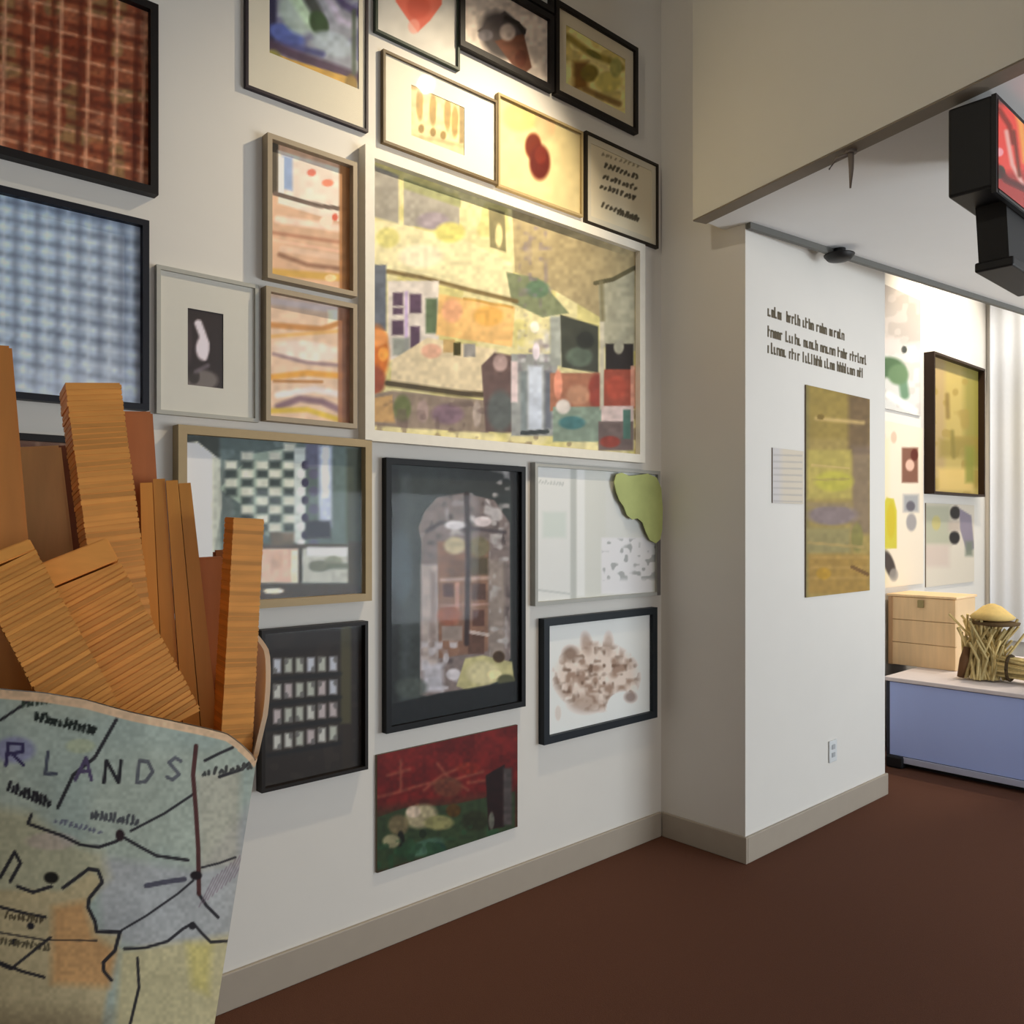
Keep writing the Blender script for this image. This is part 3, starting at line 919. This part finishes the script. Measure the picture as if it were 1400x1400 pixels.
def p_panel(A):
    A.fill((166, 142, 78))
    A.rect(1098, 526, 1190, 600, (158, 134, 66), 1, 6); A.rect(1098, 520, 1106, 820, (130, 118, 72), .8, 6)
    A.rect(1160, 540, 1190, 620, (116, 92, 64), .9, 8); A.rect(1165, 610, 1190, 730, (134, 112, 92), .8, 8)
    A.line([(1116, 572), (1180, 578)], 5, (206, 174, 110), .9, 4); A.ell(1122, 570, 5, 4, (130, 104, 40))
    A.rect(1104, 615, 1164, 682, (184, 164, 84), 1, 5); A.ell(1140, 658, 26, 14, (190, 178, 70)); A.line([(1110, 636), (1160, 640)], 3, (206, 176, 110), .8); A.line([(1110, 656), (1160, 655)], 3, (170, 150, 80), .8)
    A.ell(1138, 704, 34, 14, (140, 122, 118), 1); A.line([(1106, 690), (1160, 690)], 6, (150, 128, 92), .8, 4)
    A.rect(1102, 722, 1162, 756, (152, 138, 88), 1, 6); A.ell(1172, 735, 8, 20, (136, 128, 66), .9); A.line([(1106, 742), (1180, 748)], 4, (178, 150, 90), .8); A.rect(1105, 758, 1188, 812, (166, 130, 60), 1, 6)
    for y in (762, 776, 790): A.line([(1110, y), (1186, y)], 4, (186, 148, 78), .7, 3)
    A.ell(1126, 784, 10, 8, (186, 142, 40)); A.line([(1165, 775), (1186, 785)], 5, (104, 70, 30), .8); A.grain(6, .12)


picture('information_board', 'tall mustard and brown information panel on the white pillar', 3.821, 4.512, 1.154, 2.192, p_panel, 0, .02, gain=.95, glass=False, wall=VP, cat='panel', group='panels on the pillar', cell=.008)


def p_greycard(A):
    A.fill((188, 182, 178)); A.rect(1068, 600, 1110, 700, (196, 184, 164), .9, 8)
    for y in range(622, 690, 9): A.line([(1058, y), (1096, y + 1)], 2, (160, 154, 148), .7)


picture('caption_card', 'small grey caption card beside the mustard panel', 3.516, 3.80, 1.61, 1.866, p_greycard, 0, .012, gain=1.2, glass=False, wall=VP, cat='card', group='panels on the pillar')
o = thing('wall_outlet', 'white wall outlet low on the pillar face near its base', 'outlet', (4.1, VP, 0.30))
obj('plate', bx(-.04, .04, -.008, -.0005, 0, .11, bevel=.003), mat('outlet_plastic', (214, 216, 214), .4), o)
for z in (.025, .065):
    obj('socket', bx(-.016, .016, -.011, -.007, z, z + .024, bevel=.002), mat('outlet_socket', (176, 178, 178), .4), o)

# ------------------------------------------------------------------ alcove wall


def p_poster(A):
    A.fill((172, 164, 158)); A.rect(1190, 470, 1260, 585, (206, 206, 202), 1, 10); A.blot((192, 184, 178), 9, .6, .7, 2)
    A.line([(1198, 455), (1200, 475)], 5, (60, 60, 56)); A.ell(1236, 478, 4, 5, (60, 64, 60)); A.rect(1203, 462, 1232, 484, (206, 194, 190), .9, 6)
    A.ell(1214, 502, 22, 14, (76, 104, 72), 1); A.line([(1205, 505), (1203, 535)], 9, (92, 122, 88), .95, 4); A.line([(1232, 505), (1237, 540)], 12, (98, 132, 104), .95, 5); A.ell(1228, 512, 14, 14, (100, 128, 92))
    A.line([(1215, 540), (1250, 562)], 9, (236, 244, 238), .9, 5)


picture('creature_poster', 'grey poster with a green four legged shape, high behind the pillar', 5.622, 6.37, 2.31, 3.16, p_poster, 0, .02, gain=1.0, glass=False, cat='poster', group='alcove wall displays', cell=.01)


def p_cream(A):
    A.fill((232, 218, 196)); A.rect(1196, 600, 1215, 800, (226, 214, 176), .8, 8)
    A.rect(1233, 612, 1255, 660, (126, 84, 66), 1, 3); A.ell(1244, 636, 6, 8, (226, 180, 158)); A.ell(1250, 622, 5, 8, (92, 36, 26))
    A.rect(1235, 676, 1256, 700, (160, 160, 160), 1, 5); A.ell(1245, 692, 6, 7, (96, 92, 100)); A.ell(1246, 714, 7, 12, (156, 150, 148))
    A.poly([(1208, 690), (1212, 680), (1222, 682), (1226, 698), (1226, 750), (1207, 750)], (200, 188, 60)); A.ell(1218, 712, 6, 24, (198, 178, 40))
    A.ell(1216, 772, 7, 20, (66, 56, 52), 1, -18); A.ell(1222, 786, 6, 9, (150, 146, 140), .8)
    A.ell(1205, 596, 5, 8, (204, 180, 156), .8); A.ell(1222, 598, 4, 8, (206, 176, 150), .8)


picture('display_board', 'cream display board with a yellow bottle and two small pictures', 5.644, 6.42, 1.08, 2.225, p_cream, 0, .02, gain=1.0, glass=False, cat='board', group='alcove wall displays', cell=.01)


def p_box(A):
    A.fill((172, 152, 86)); A.rect(1276, 480, 1292, 700, (160, 136, 96), .8, 8); A.rect(1318, 480, 1345, 640, (132, 124, 56), .9, 10); A.blot((144, 122, 56), 14, .6, .7, 5)
    A.rect(1284, 600, 1330, 625, (132, 116, 50), .7, 8); A.rect(1282, 640, 1330, 672, (206, 176, 104), .9, 8); A.line([(1295, 540), (1296, 570)], 6, (120, 98, 46), .8, 4); A.line([(1302, 590), (1304, 625)], 5, (120, 108, 46), .8, 4)
    A.rect(1320, 610, 1332, 660, (120, 124, 46), .8, 6)


t = picture('display_case', 'deep dark sided box holding a yellow olive picture', 6.45, 7.50, 1.743, 2.79, p_box, .018, .075, (42, 26, 14), gain=1.0, glass=False, cat='case', group='alcove wall displays', cell=.012)


def p_low(A):
    A.fill((214, 204, 186)); A.rect(1264, 690, 1300, 745, (172, 172, 148), .9, 8); A.rect(1262, 745, 1298, 775, (204, 186, 172), .9, 8); A.ell(1280, 715, 6, 10, (190, 178, 112), .9)
    A.ell(1306, 701, 7, 9, (20, 16, 16)); A.ell(1305, 735, 7, 9, (20, 16, 16)); A.poly([(1312, 695), (1328, 705), (1332, 750), (1322, 755), (1312, 722)], (138, 128, 142)); A.rect(1296, 712, 1312, 726, (180, 164, 150), .8, 5)
    A.rect(1320, 740, 1330, 760, (116, 124, 108), .9, 5)


picture('small_board', 'low pale board with two black dots under the yellow picture case', 6.47, 7.45, 1.05, 1.676, p_low, 0, .02, gain=1.0, glass=False, cat='board', group='alcove wall displays', cell=.012)

# curtain on the end wall
bm = bmesh.new()
n = 150
rows = []
for z in (0.56, 1.6, 4.2):
    rows.append([bm.verts.new((7.70 + .012 * math.sin(k * .55) + .008 * math.sin(k * .23), 2.47 - k * .012, z)) for k in range(n)])
for a, b in zip(rows, rows[1:]):
    for k in range(n - 1):
        bm.faces.new((a[k], a[k + 1], b[k + 1], b[k]))
tag(obj('curtain', bm, mat('white_curtain', (220, 222, 226), .85, .2, var=.02), smooth=True), 'long white curtain hanging in folds on the end wall', 'curtain')

# ------------------------------------------------------------------ plinth and what stands on it
t = thing('display_plinth', 'low lavender blue display plinth standing behind the pillar', 'plinth', (5.3, 2.30, 0))
PL = mat('lavender_panel', (178, 196, 254), .35, .5, var=.05, scale=3)
obj('carcass', bx(.012, 1.5, -1.75, 0, .05, .535), mat('plinth_carcass', (44, 48, 62), .5), t)
for k in range(2):
    obj('front_panel', bx(0, .012, -.02 - .85 * (k + 1), -.02 - .85 * k - .006, .075, .53, bevel=.002), PL, t)
obj('top_board', bx(-.015, 1.52, -1.77, .005, .535, .56, bevel=.004), mat('plinth_top', (226, 216, 216), .5), t)
obj('bottom_rail', bx(-.008, .004, -1.75, -.1, .035, .072, bevel=.002), mat('rail_metal', (184, 186, 206), .3, .6), t)
obj('kick_board', bx(.06, 1.45, -1.7, -.05, 0, .05), mat('kick_black', (22, 22, 26), .6), t)
for k in range(2):
    obj('foot', bx(-.03, .06, -.115 - 1.55 * k, -.012 - 1.55 * k, 0, .075, bevel=.012), mat('foot_black', (16, 16, 20), .5), t)

t = thing('wooden_box', 'pale wooden box on the plinth beside the pillar', 'box', (5.80, 2.28, 0.56))
BW = wood('pale_box_wood', (236, 202, 156), (3, 30, 3), island=.06, dark=.86)
for k in range(3):
    z0 = .001 + .155 * k
    obj('board', bx(0, .02, -.215, .215, z0, z0 + .152, bevel=.003), BW, t)
obj('side_panel', bx(.02, .35, -.215, -.195, .001, .463), BW, t)
obj('side_panel', bx(.02, .35, .195, .215, .001, .463), BW, t)
obj('back_panel', bx(.33, .35, -.195, .195, .001, .463), BW, t)
obj('lid', bx(-.01, .36, -.225, .225, .466, .482, bevel=.003), BW, t)
obj('corner_post', bx(-.008, 0, .19, .215, .001, .463), mat('post_wood', (190, 150, 110)), t)
obj('latch', bx(-.014, -.001, -.02, .02, .40, .45, bevel=.003), mat('latch_metal', (150, 136, 96), .4, metal=.8), t)

STRAW = mat('straw', (206, 184, 128), .8, .2, var=.3, scale=60, island=.4)
t = thing('straw_figure', 'straw and twig sculpture with a wide pale cap on the plinth', 'sculpture', (5.62, 1.83, 0.56))
r = random.Random(11)
bm = bmesh.new()
for k in range(110):
    a, q_ = r.uniform(0, 2 * math.pi), r.uniform(.02, .105)
    x, y = q_ * math.cos(a), q_ * math.sin(a) * 1.2
    h = r.uniform(.22, .40)
    x0, y0 = x, y
    tube(bm, [(x * 1.15, y * 1.15, .012), (x * .75 + r.uniform(-.03, .03), y * .75 + r.uniform(-.05, .05), h * .55), (x + r.uniform(-.05, .05), y * 1.1 + r.uniform(-.09, .09), h)], .008, 5)
tag(obj('upright_bundle', bm, STRAW, t), kind='stuff')
bm = bmesh.new()
lathe(bm, [(.02, .36), (.11, .375), (.125, .39), (.09, .42), (.05, .455), (.015, .47)], 0, -.04)
obj('cap', bm, mat('pale_straw_cap', (222, 190, 120), .7, .2, var=.15, scale=40), t, True)
bm = bmesh.new()
lathe(bm, [(.06, .335), (.125, .345), (.13, .36), (.06, .37)], 0, -.06)
obj('brim', bm, mat('dark_straw', (92, 70, 40), .8), t, True)
bm = bmesh.new()
for k in range(90):
    z, x = r.uniform(.03, .15), r.uniform(-.07, .07)
    tube(bm, [(x * .4, r.uniform(-.05, 0), z + .01), (x, -.22, z * .8 + .01 + r.uniform(0, .02)), (x * 1.1, r.uniform(-.5, -.42), z + r.uniform(-.02, .02))], .008, 5)
tag(obj('side_sheaf', bm, STRAW, t), kind='stuff')
for y in (-.14, -.34):
    bm = bmesh.new()
    for k in range(12):
        a, b = k / 12 * 2 * math.pi, (k + 1) / 12 * 2 * math.pi
        tube(bm, [(.085 * math.cos(a), y, .09 + .075 * math.sin(a)), (.085 * math.cos(b), y, .09 + .075 * math.sin(b))], .01, 5)
    obj('binding', bm, mat('dark_binding', (70, 54, 30), .8), t)
bm = bmesh.new()
tube(bm, [(-.09, .11, .014), (-.085, .09, .12), (-.07, .08, .2)], .026, 8, [.8, 1.1, .7])
obj('dark_stump', bm, mat('stump_brown', (98, 66, 36), .8), t, True)

# ------------------------------------------------------------------ things under the soffit
t = thing('wall_monitor', 'black video monitor hanging under the soffit with a red picture on its screen', 'monitor', (2.80, 0.885, 2.30))
MB_ = mat('monitor_black', (12, 12, 14), .5, .35)
obj('cabinet', bx(.0, .62, .006, .135, .235, .515, bevel=.008), MB_, t)
bm = frame_bm(.0, .62, .215, .515, .012, -.004, .01)
obj('bezel', bm, MB_, t)
bm = bmesh.new()
ps = [(.15, .235), (.60, .235), (.58, .06), (.18, .06)]
a = [bm.verts.new((x, .015, z)) for x, z in ps]
b = [bm.verts.new((x, .105, z)) for x, z in ps]
bm.faces.new(a); bm.faces.new(b[::-1])
for i in range(4):
    bm.faces.new((a[i], a[(i + 1) % 4], b[(i + 1) % 4], b[i]))
obj('bracket', bm, mat('bracket_black', (14, 14, 15), .6), t)
obj('shelf', bx(.17, .6, .0, .115, .03, .062, bevel=.006), MB_, t)
obj('ceiling_arm', bx(.26, .34, .05, .11, .515, .549), MB_, t)
obj('control_strip', bx(.02, .6, -.006, .004, .218, .226), mat('control_grey', (60, 60, 58), .5), t)
A = sheet(2.813, 3.405, .879, 2.53, 2.80, .004)
A.fill((150, 44, 40))
A.rect(1355, 60, 1500, 140, (62, 70, 66), 1, 14); A.ell(1398, 132, 10, 10, (52, 96, 52))
A.rect(1355, 145, 1420, 235, (206, 62, 52), 1, 10); A.line([(1366, 150), (1380, 172), (1384, 195)], 7, (110, 26, 16), .9, 4); A.line([(1388, 140), (1396, 170), (1402, 220)], 9, (214, 150, 70), .9, 6)
A.line([(1376, 180), (1384, 225), (1400, 255)], 6, (206, 160, 150), .9, 4); A.line([(1386, 180), (1394, 240)], 5, (96, 32, 12), .9, 4); A.ell(1366, 208, 6, 6, (216, 140, 146)); A.ell(1366, 235, 8, 9, (20, 44, 26))
A.line([(1358, 222), (1376, 246), (1410, 262)], 8, (60, 8, 10), .9, 5)
for k in range(5): A.line([(1412 + 26 * k, 90), (1418 + 26 * k, 300)], 10, [(214, 150, 70), (190, 50, 40), (40, 70, 40)][k % 3], .8, 8)
A.mesh('screen', print_mat('lit_screen', .25, .45), t, .9)
for o in [o for o in t.children if o.name.startswith('screen')]:
    o.location = (0, 0, 0)

t = thing('ceiling_spotlight', 'small black lamp fixed at the soffit edge above the pillar lettering', 'lamp', (3.93, 1.93, 2.822))
bm = bmesh.new()
lathe(bm, [(.02, -.03), (.055, -.024), (.07, -.006), (.072, .0)], 0, 0)
obj('lamp_head', bm, mat('lamp_black', (20, 19, 18), .5), t, True)
bm = bmesh.new()
lathe(bm, [(.03, 0), (.03, .03)], 0, 0)
obj('stem', bm, mat('lamp_black', (20, 19, 18), .5), t)

# thin grey rod with a side arm hanging from the bulkhead's edge strip
hp = P1 + dirf * .80 - nf * .03
t = thing('hanging_rod', 'thin grey rod hanging from the lower edge of the bulkhead', 'hook', (hp.x, hp.y, 2.70))
HM = mat('rod_grey', (126, 116, 108), .5)
bm = bmesh.new()
tube(bm, [(0, 0, .132), (0.003, 0, .07), (.0, .002, .0)], .009, 8, [1.3, 1.0, .35])
obj('rod', bm, HM, t, True)
bm = bmesh.new()
lathe(bm, [(.02, .122), (.02, .132)], 0, 0)
obj('collar', bm, HM, t)
bm = bmesh.new()
tube(bm, [(0, 0, .125), (-.01, .05, .115), (-.012, .075, .085)], .007, 6, [1, 1, .4])
obj('side_arm', bm, HM, t, True)

# ------------------------------------------------------------------ giant paper cone of wooden fries
AX = at(80, HOR, 1.45)
ax, ay = AX.x, AX.y
th0 = math.atan2(-ay, -ax)                # direction from the axis to the eye


def cone_r(z): return .325 + (z - 1.067) * .1525


RIM = [(-180, 1.30), (-110, 1.30), (-40, 1.305), (-12, 1.285), (-3, 1.276), (5, 1.262), (15, 1.235), (30, 1.20), (45, 1.165), (60, 1.115), (72, 1.078), (80, 1.08), (88, 1.16), (97, 1.25), (110, 1.295), (140, 1.30), (180, 1.30)]
RT, RZ = [a for a, b in RIM], [b for a, b in RIM]


def rim(deg): return np.interp(deg, RT, RZ)


cone = thing('map_cone', 'giant paper cone covered with an old road map, holding wooden fries', 'cone', (ax, ay, 0))


def cone_pts(degs, ts, off=0.0, zb=0.0):
    """rows: from zb to the rim; angles are measured from the eye side, positive to the right"""
    D, T = np.meshgrid(degs, ts)
    Z = zb + (rim(D) - zb) * T
    Rr = cone_r(Z) + off
    # gentle paper dents
    Rr = Rr + .004 * np.sin(np.radians(D * 5)) * T
    Rr = Rr + .014 * np.exp(-((D - 96) / 16) ** 2) * np.clip((Z - 1.06) / .08, 0, 1)
    ang = th0 + np.radians(D)
    return np.stack([ax + Rr * np.cos(ang), ay + Rr * np.sin(ang), Z], -1)


INK, ROAD, GRN, LAV, BEI, ORA = (34, 32, 36), (60, 40, 44), (156, 164, 150), (160, 160, 160), (176, 160, 122), (190, 140, 88)


def paint_map(A):
    A.fill(GRN)
    A.blot((146, 160, 152), 60, .5, .6, 4, .3)
    A.poly([(130, 1170), (270, 1190), (340, 1100), (345, 1300), (290, 1290), (200, 1300), (140, 1280)], LAV, .85, 16)
    A.poly([(-300, 1060), (40, 1110), (90, 1150), (140, 1165), (150, 1200), (110, 1240), (-300, 1200)], (164, 158, 126), .8, 18)
    A.poly([(-300, 1210), (85, 1218), (125, 1190), (140, 1205), (118, 1240), (135, 1275), (165, 1278), (150, 1340), (120, 1500), (-300, 1500)], BEI, .95, 8)
    A.poly([(72, 1240), (115, 1232), (128, 1280), (160, 1300), (150, 1350), (70, 1345)], ORA, .8, 14)
    A.poly([(165, 1300), (330, 1275), (330, 1500), (150, 1500)], (186, 174, 132), .9, 12)
    A.poly([(255, 1290), (290, 1290), (285, 1360), (262, 1350)], (196, 182, 104), .7, 14)
    A.poly([(-300, 1370), (150, 1390), (150, 1500), (-300, 1500)], (104, 90, 66), .6, 40)
    A.poly([(268, 1060), (330, 1050), (325, 1180), (275, 1190)], (164, 158, 140), .7, 12)
    A.ell(20, 1025, 28, 18, (120, 116, 160), .6); A.ell(110, 1020, 20, 10, (168, 172, 128), .5); A.ell(70, 1150, 34, 12, (172, 150, 144), .5)
    for pts, w in (([(159, 984), (130, 1035), (100, 1060), (79, 1104)], 5), ([(43, 1114), (38, 1126), (86, 1143), (110, 1155), (136, 1158), (160, 1150), (168, 1140)], 4.5),
                   ([(171, 1146), (190, 1157), (214, 1170), (257, 1176)], 4.5), ([(264, 1086), (225, 1112), (179, 1136)], 3.5),
                   ([(86, 1214), (105, 1200), (121, 1188), (134, 1190), (140, 1206), (122, 1228), (120, 1240), (130, 1260), (132, 1274), (164, 1274)], 5),
                   ([(164, 1274), (157, 1300), (141, 1316), (142, 1328), (152, 1340)], 5), ([(166, 1272), (200, 1252), (243, 1222), (264, 1204)], 3),
                   ([(271, 1221), (282, 1238), (298, 1254)], 4.5), ([(170, 1297), (198, 1296), (229, 1287), (250, 1270), (264, 1262), (276, 1276), (288, 1288), (320, 1286)], 4),
                   ([(0, 1200), (20, 1165), (28, 1180), (14, 1205)], 5), ([(0, 1240), (40, 1250), (62, 1254)], 4.5), ([(0, 1316), (30, 1328), (60, 1336)], 4.5),
                   ([(24, 1212), (45, 1220), (70, 1212)], 5), ([(188, 1310), (190, 1350), (178, 1400)], 4), ([(0, 1275), (60, 1285), (132, 1286)], 2.5),
                   ([(276, 1186), (300, 1180), (322, 1172)], 3), ([(280, 1040), (300, 1030), (318, 1022)], 4), ([(300, 1062), (330, 1052), (345, 1040)], 4.5), ([(0, 985), (40, 958)], 4)):
        A.line(pts, w, INK, .95)
    A.line([(268, 1020), (264, 1060), (268, 1110), (271, 1160), (272, 1222)], 6, (70, 36, 34), .95)
    A.line([(200, 1211), (225, 1206), (252, 1202)], 7, (64, 62, 74), .9)
    A.ell(268, 1197, 8, 6, (24, 16, 20)); A.ell(70, 1200, 10, 8, (26, 24, 18)); A.ell(42, 1266, 5, 5, INK); A.ell(20, 1288, 5, 5, INK); A.ell(263, 1266, 5, 5, INK); A.ell(164, 1142, 6, 8, (40, 26, 28))
    A.squiggle(48, 984, 132, 1004, 12, (28, 34, 30), 4.5, 13, 1); A.squiggle(10, 1080, 70, 1104, 12, INK, 4.5, 11, 2); A.squiggle(124, 1118, 190, 1128, 11, (70, 72, 74), 4, 11, 3); A.squiggle(74, 1124, 140, 1140, 6, (96, 98, 110), 3, 10, 4)
    A.squiggle(6, 1255, 60, 1262, 8, (80, 70, 50), 3, 9, 5); A.squiggle(0, 1290, 70, 1300, 9, (84, 76, 56), 3, 12, 6); A.squiggle(276, 1060, 345, 1050, 9, (60, 60, 58), 4, 9, 7); A.squiggle(30, 966, 75, 960, 8, (50, 60, 50), 4, 7, 8)
    r = random.Random(5)
    for k in range(9):                     # hatch beside the right edge
        A.line([(272 + 6 * k, 1240 - 5 * k), (292 + 6 * k, 1200 - 5 * k)], 1.8, (120, 100, 110), .6)
    for k in range(26):                    # roads that run on round the cone
        x, y = r.uniform(-420, -20), r.uniform(980, 1700)
        A.line([(x, y), (x + r.uniform(20, 70), y + r.uniform(-40, 40)), (x + r.uniform(70, 130), y + r.uniform(-60, 60))], 4, INK, .9)
    for k in range(14):
        x, y = r.uniform(-420, 250), r.uniform(1420, 1800)
        A.line([(x, y), (x + r.uniform(20, 70), y + r.uniform(-40, 40)), (x + r.uniform(70, 130), y + r.uniform(-60, 60))], 4, INK, .9)
    PUR = (76, 66, 92)
    for ch, x, y, w, c in (('R', 20, 1046, 24, (54, 48, 80)), ('L', 70, 1058, 16, (70, 74, 84)), ('A', 114, 1066, 22, PUR), ('N', 152, 1070, 20, INK), ('D', 197, 1070, 20, (84, 86, 90)), ('S', 236, 1066, 16, (90, 92, 96))):
        A.glyph(ch, x, y, 30, w, c, 5, .12)
    A.put(np.clip((rim(A.deg) - A.P[..., 2]) < .012, 0, 1).astype(float), (214, 176, 138), .9)
    A.grain(5, .14); A.grain(40, .1, 9)


degs = np.concatenate([np.linspace(-112, -40, 120), np.linspace(-39.6, 112, 460)])
ts = np.concatenate([np.linspace(0, .42, 50), np.linspace(.4225, 1, 330)])
A = Art(cone_pts(degs, ts))
A.deg = np.meshgrid(degs, ts)[0]
paint_map(A)
A.mesh('map_sheet', print_mat('map_paper', .7), cone, 1.25)
A = Art(cone_pts(np.linspace(112, 248, 60) if False else np.linspace(-248, -112, 60), np.linspace(0, 1, 30)))
A.fill(GRN); A.grain(40, .2)
A.mesh('map_back', print_mat('map_paper', .7), cone, 1.0)
LIN = mat('cream_lining', (240, 232, 218), .8, .2, var=.05)


def ring_mesh(name, P, m):
    n, k = P.shape[:2]
    idx = np.arange(n * k).reshape(n, k)
    f = np.stack([idx[:-1, :-1], idx[:-1, 1:], idx[1:, 1:], idx[1:, :-1]], -1).reshape(-1, 4)
    me = bpy.data.meshes.new(name)
    me.from_pydata((P.reshape(-1, 3) - np.array([ax, ay, 0])).tolist(), [], f.tolist())
    me.materials.append(m)
    for p in me.polygons: p.use_smooth = True
    o = bpy.data.objects.new(name, me)
    COL.objects.link(o)
    o.parent = cone
    return o


dd = np.linspace(-180, 180, 181)
tag(ring_mesh('lining', cone_pts(dd, np.linspace(0, 1, 12), -.008, .90), LIN), 'cream paper lining inside the map cone')
top = np.stack([cone_pts(dd, [1.0], -.008, .9)[0], cone_pts(dd, [1.0], 0.0015, 0)[0] + np.array([0, 0, .002])])
tag(ring_mesh('rim_edge', top, mat('rim_paper', (228, 204, 174), .8)), 'tan paper edge of the cone')
bm = bmesh.new()
lathe(bm, [(cone_r(1.0) - .012, .985), (cone_r(1.0) - .012, 1.0)], 0, 0, 40)
obj('inner_floor', bm, mat('inner_board', (70, 50, 30)), cone)

FRY = wood('fry_layers', (220, 150, 70), (14, 14, 60), island=.22, dark=.84)
FRYV = wood('fry_boards', (212, 142, 58), (40, 40, 3), island=.14, dark=.8)
FRYR = wood('fry_reddish', (186, 112, 60), (30, 30, 4), island=.15, dark=.75)


def fry(label, b, tpt, wb, wt, depth, style='layers', yaw=0.0, tilt=0.0, thick=1.0, db=None, cap=0.0, pitch=7.5, m=None, ext=None):
    """one fry: b, tpt = sketch points of the face centre at the rim and at the top, wb, wt = face widths there"""
    db = db or depth
    B, T = at(*b, db), at(*tpt, depth)
    a = (T - B).normalized()
    # run on down to the cone's inner floor
    k = (1.001 - B.z) / a.z if ext is None else -ext
    w0 = wb * db / FPX
    w1 = wt * depth / FPX
    B0 = B + a * k
    right = Vector((FY, -FX, 0))
    back = Vector((FX, FY, 0))
    w = (right * math.cos(yaw) + back * math.sin(yaw))
    w = (w - a * w.dot(a)).normalized()
    d = a.cross(w).normalized()
    if d.dot(back) < 0: d = -d
    Ltot, Lv = (T - B0).length, (T - B).length
    wid = lambda s: w1 + (w0 - w1) * (Ltot - s) / Lv
    r = random.Random(sum(map(ord, label)))
    mt = m or {'layers': FRY, 'boards': FRYV, 'plain': FRYR}[style]
    root = None if style == 'plain' else thing('wooden_fry', label, 'wooden fry', B0, 0, 'wooden fries standing in the map cone')

    def slab(name, s0, s1, x0, x1, y0, y1, sl=0.0, bev=0):
        bm = bmesh.new()
        vs = []
        for s in (s0, s1):
            for x, y in ((x0, y0), (x1, y0), (x1, y1), (x0, y1)):
                W = wid(s)
                vs.append(bm.verts.new(w * (x * W) + d * (y * W) + a * (s + sl * x * W)))
        for f in ((0, 3, 2, 1), (4, 5, 6, 7), (0, 1, 5, 4), (1, 2, 6, 5), (2, 3, 7, 6), (3, 0, 4, 7)):
            bm.faces.new([vs[i] for i in f])
        if bev:
            bmesh.ops.bevel(bm, geom=bm.edges[:], offset=bev, segments=2, affect='EDGES')
        return obj(name, bm, mt, root)

    D = thick
    if style == 'layers':
        p = pitch * depth / FPX
        n = int((Ltot - cap) / p)
        s = 0.0
        slab('core', 0, Ltot - cap - p * .4, -.485, .485, .02, D - .02)
        for i in range(n):
            j = r.uniform(-.008, .008)
            slab('wood_layer', s, s + p * r.uniform(.64, .82), -.5 + j, .5 + r.uniform(-.008, .008), r.uniform(0, .012), D, tilt + r.uniform(-.015, .015))
            s += p
        if cap:
            slab('end_block', Ltot - cap, Ltot, -.5, .5, 0, D, bev=.002)
        return root
    if style == 'boards':
        for i in range(4):
            slab('board', 0, Ltot - r.uniform(0, .02), -.5 + .25 * i + .004, -.25 + .25 * i - .008, r.uniform(0, .05), D)
        return root
    ob = slab('wooden_fry', 0, Ltot, -.5, .5, 0, D, bev=.004)
    ob.location = B0
    return tag(ob, label, 'wooden fry', 'wooden fries standing in the map cone')


fry('tallest layered wooden fry, its top in front of the blue plaid print', (186, 960), (127, 520), 68, 70, 1.50, yaw=.62, thick=.85, db=1.47, tilt=.03)
fry('reddish wooden fry just behind the right side of the tallest one', (208, 985), (184, 562), 52, 46, 1.61, 'plain', yaw=.5)
fry('plain orange fry cut by the left edge of the view', (6, 965), (-28, 470), 90, 76, 1.36, 'plain', yaw=.56, m=wood('fry_orange', (202, 128, 54), (30, 30, 4), island=.1))
fry('short tan fry with a flat top between two tall ones at left', (84, 950), (46, 610), 70, 66, 1.56, 'plain', yaw=.5, m=wood('fry_tan', (226, 178, 114), (30, 30, 4), island=.1))
fry('dark brown fry standing in the shade at the back left', (144, 950), (97, 608), 52, 50, 1.70, 'plain', yaw=.5, m=wood('fry_shade_brown', (128, 74, 50), (30, 30, 4), island=.1))  # wood colour darkened to stand for the shade at the back
fry('layered fry leaning right in front, with a broad smooth end', (213, 975), (101, 752), 104, 88, 1.36, yaw=.46, thick=.55, cap=.042, tilt=.1, db=1.37, ext=.03)
fry('layered fry leaning right at the far left front', (112, 965), (-2, 752), 82, 80, 1.25, yaw=.5, thick=.7, cap=.02, tilt=.1, db=1.25, ext=.02)
fry('wide fry of upright boards right of the tallest one', (250, 995), (226, 652), 92, 64, 1.56, 'boards', yaw=.40, thick=.6)
fry('narrow reddish fry low between the board fry and the rightmost one', (294, 1010), (282, 762), 46, 46, 1.64, 'plain', yaw=.4)
fry('thin dark fry tucked behind the rightmost one', (312, 1010), (306, 752), 34, 26, 1.71, 'plain', yaw=.4, m=wood('fry_shade', (150, 88, 40), (30, 30, 4), island=.1))  # darker wood colour carries the shade beside the rightmost fry
fry('rightmost layered fry, narrow and nearly upright', (324, 1015), (341, 706), 44, 42, 1.56, yaw=.62, thick=.95, tilt=-.02, pitch=7)
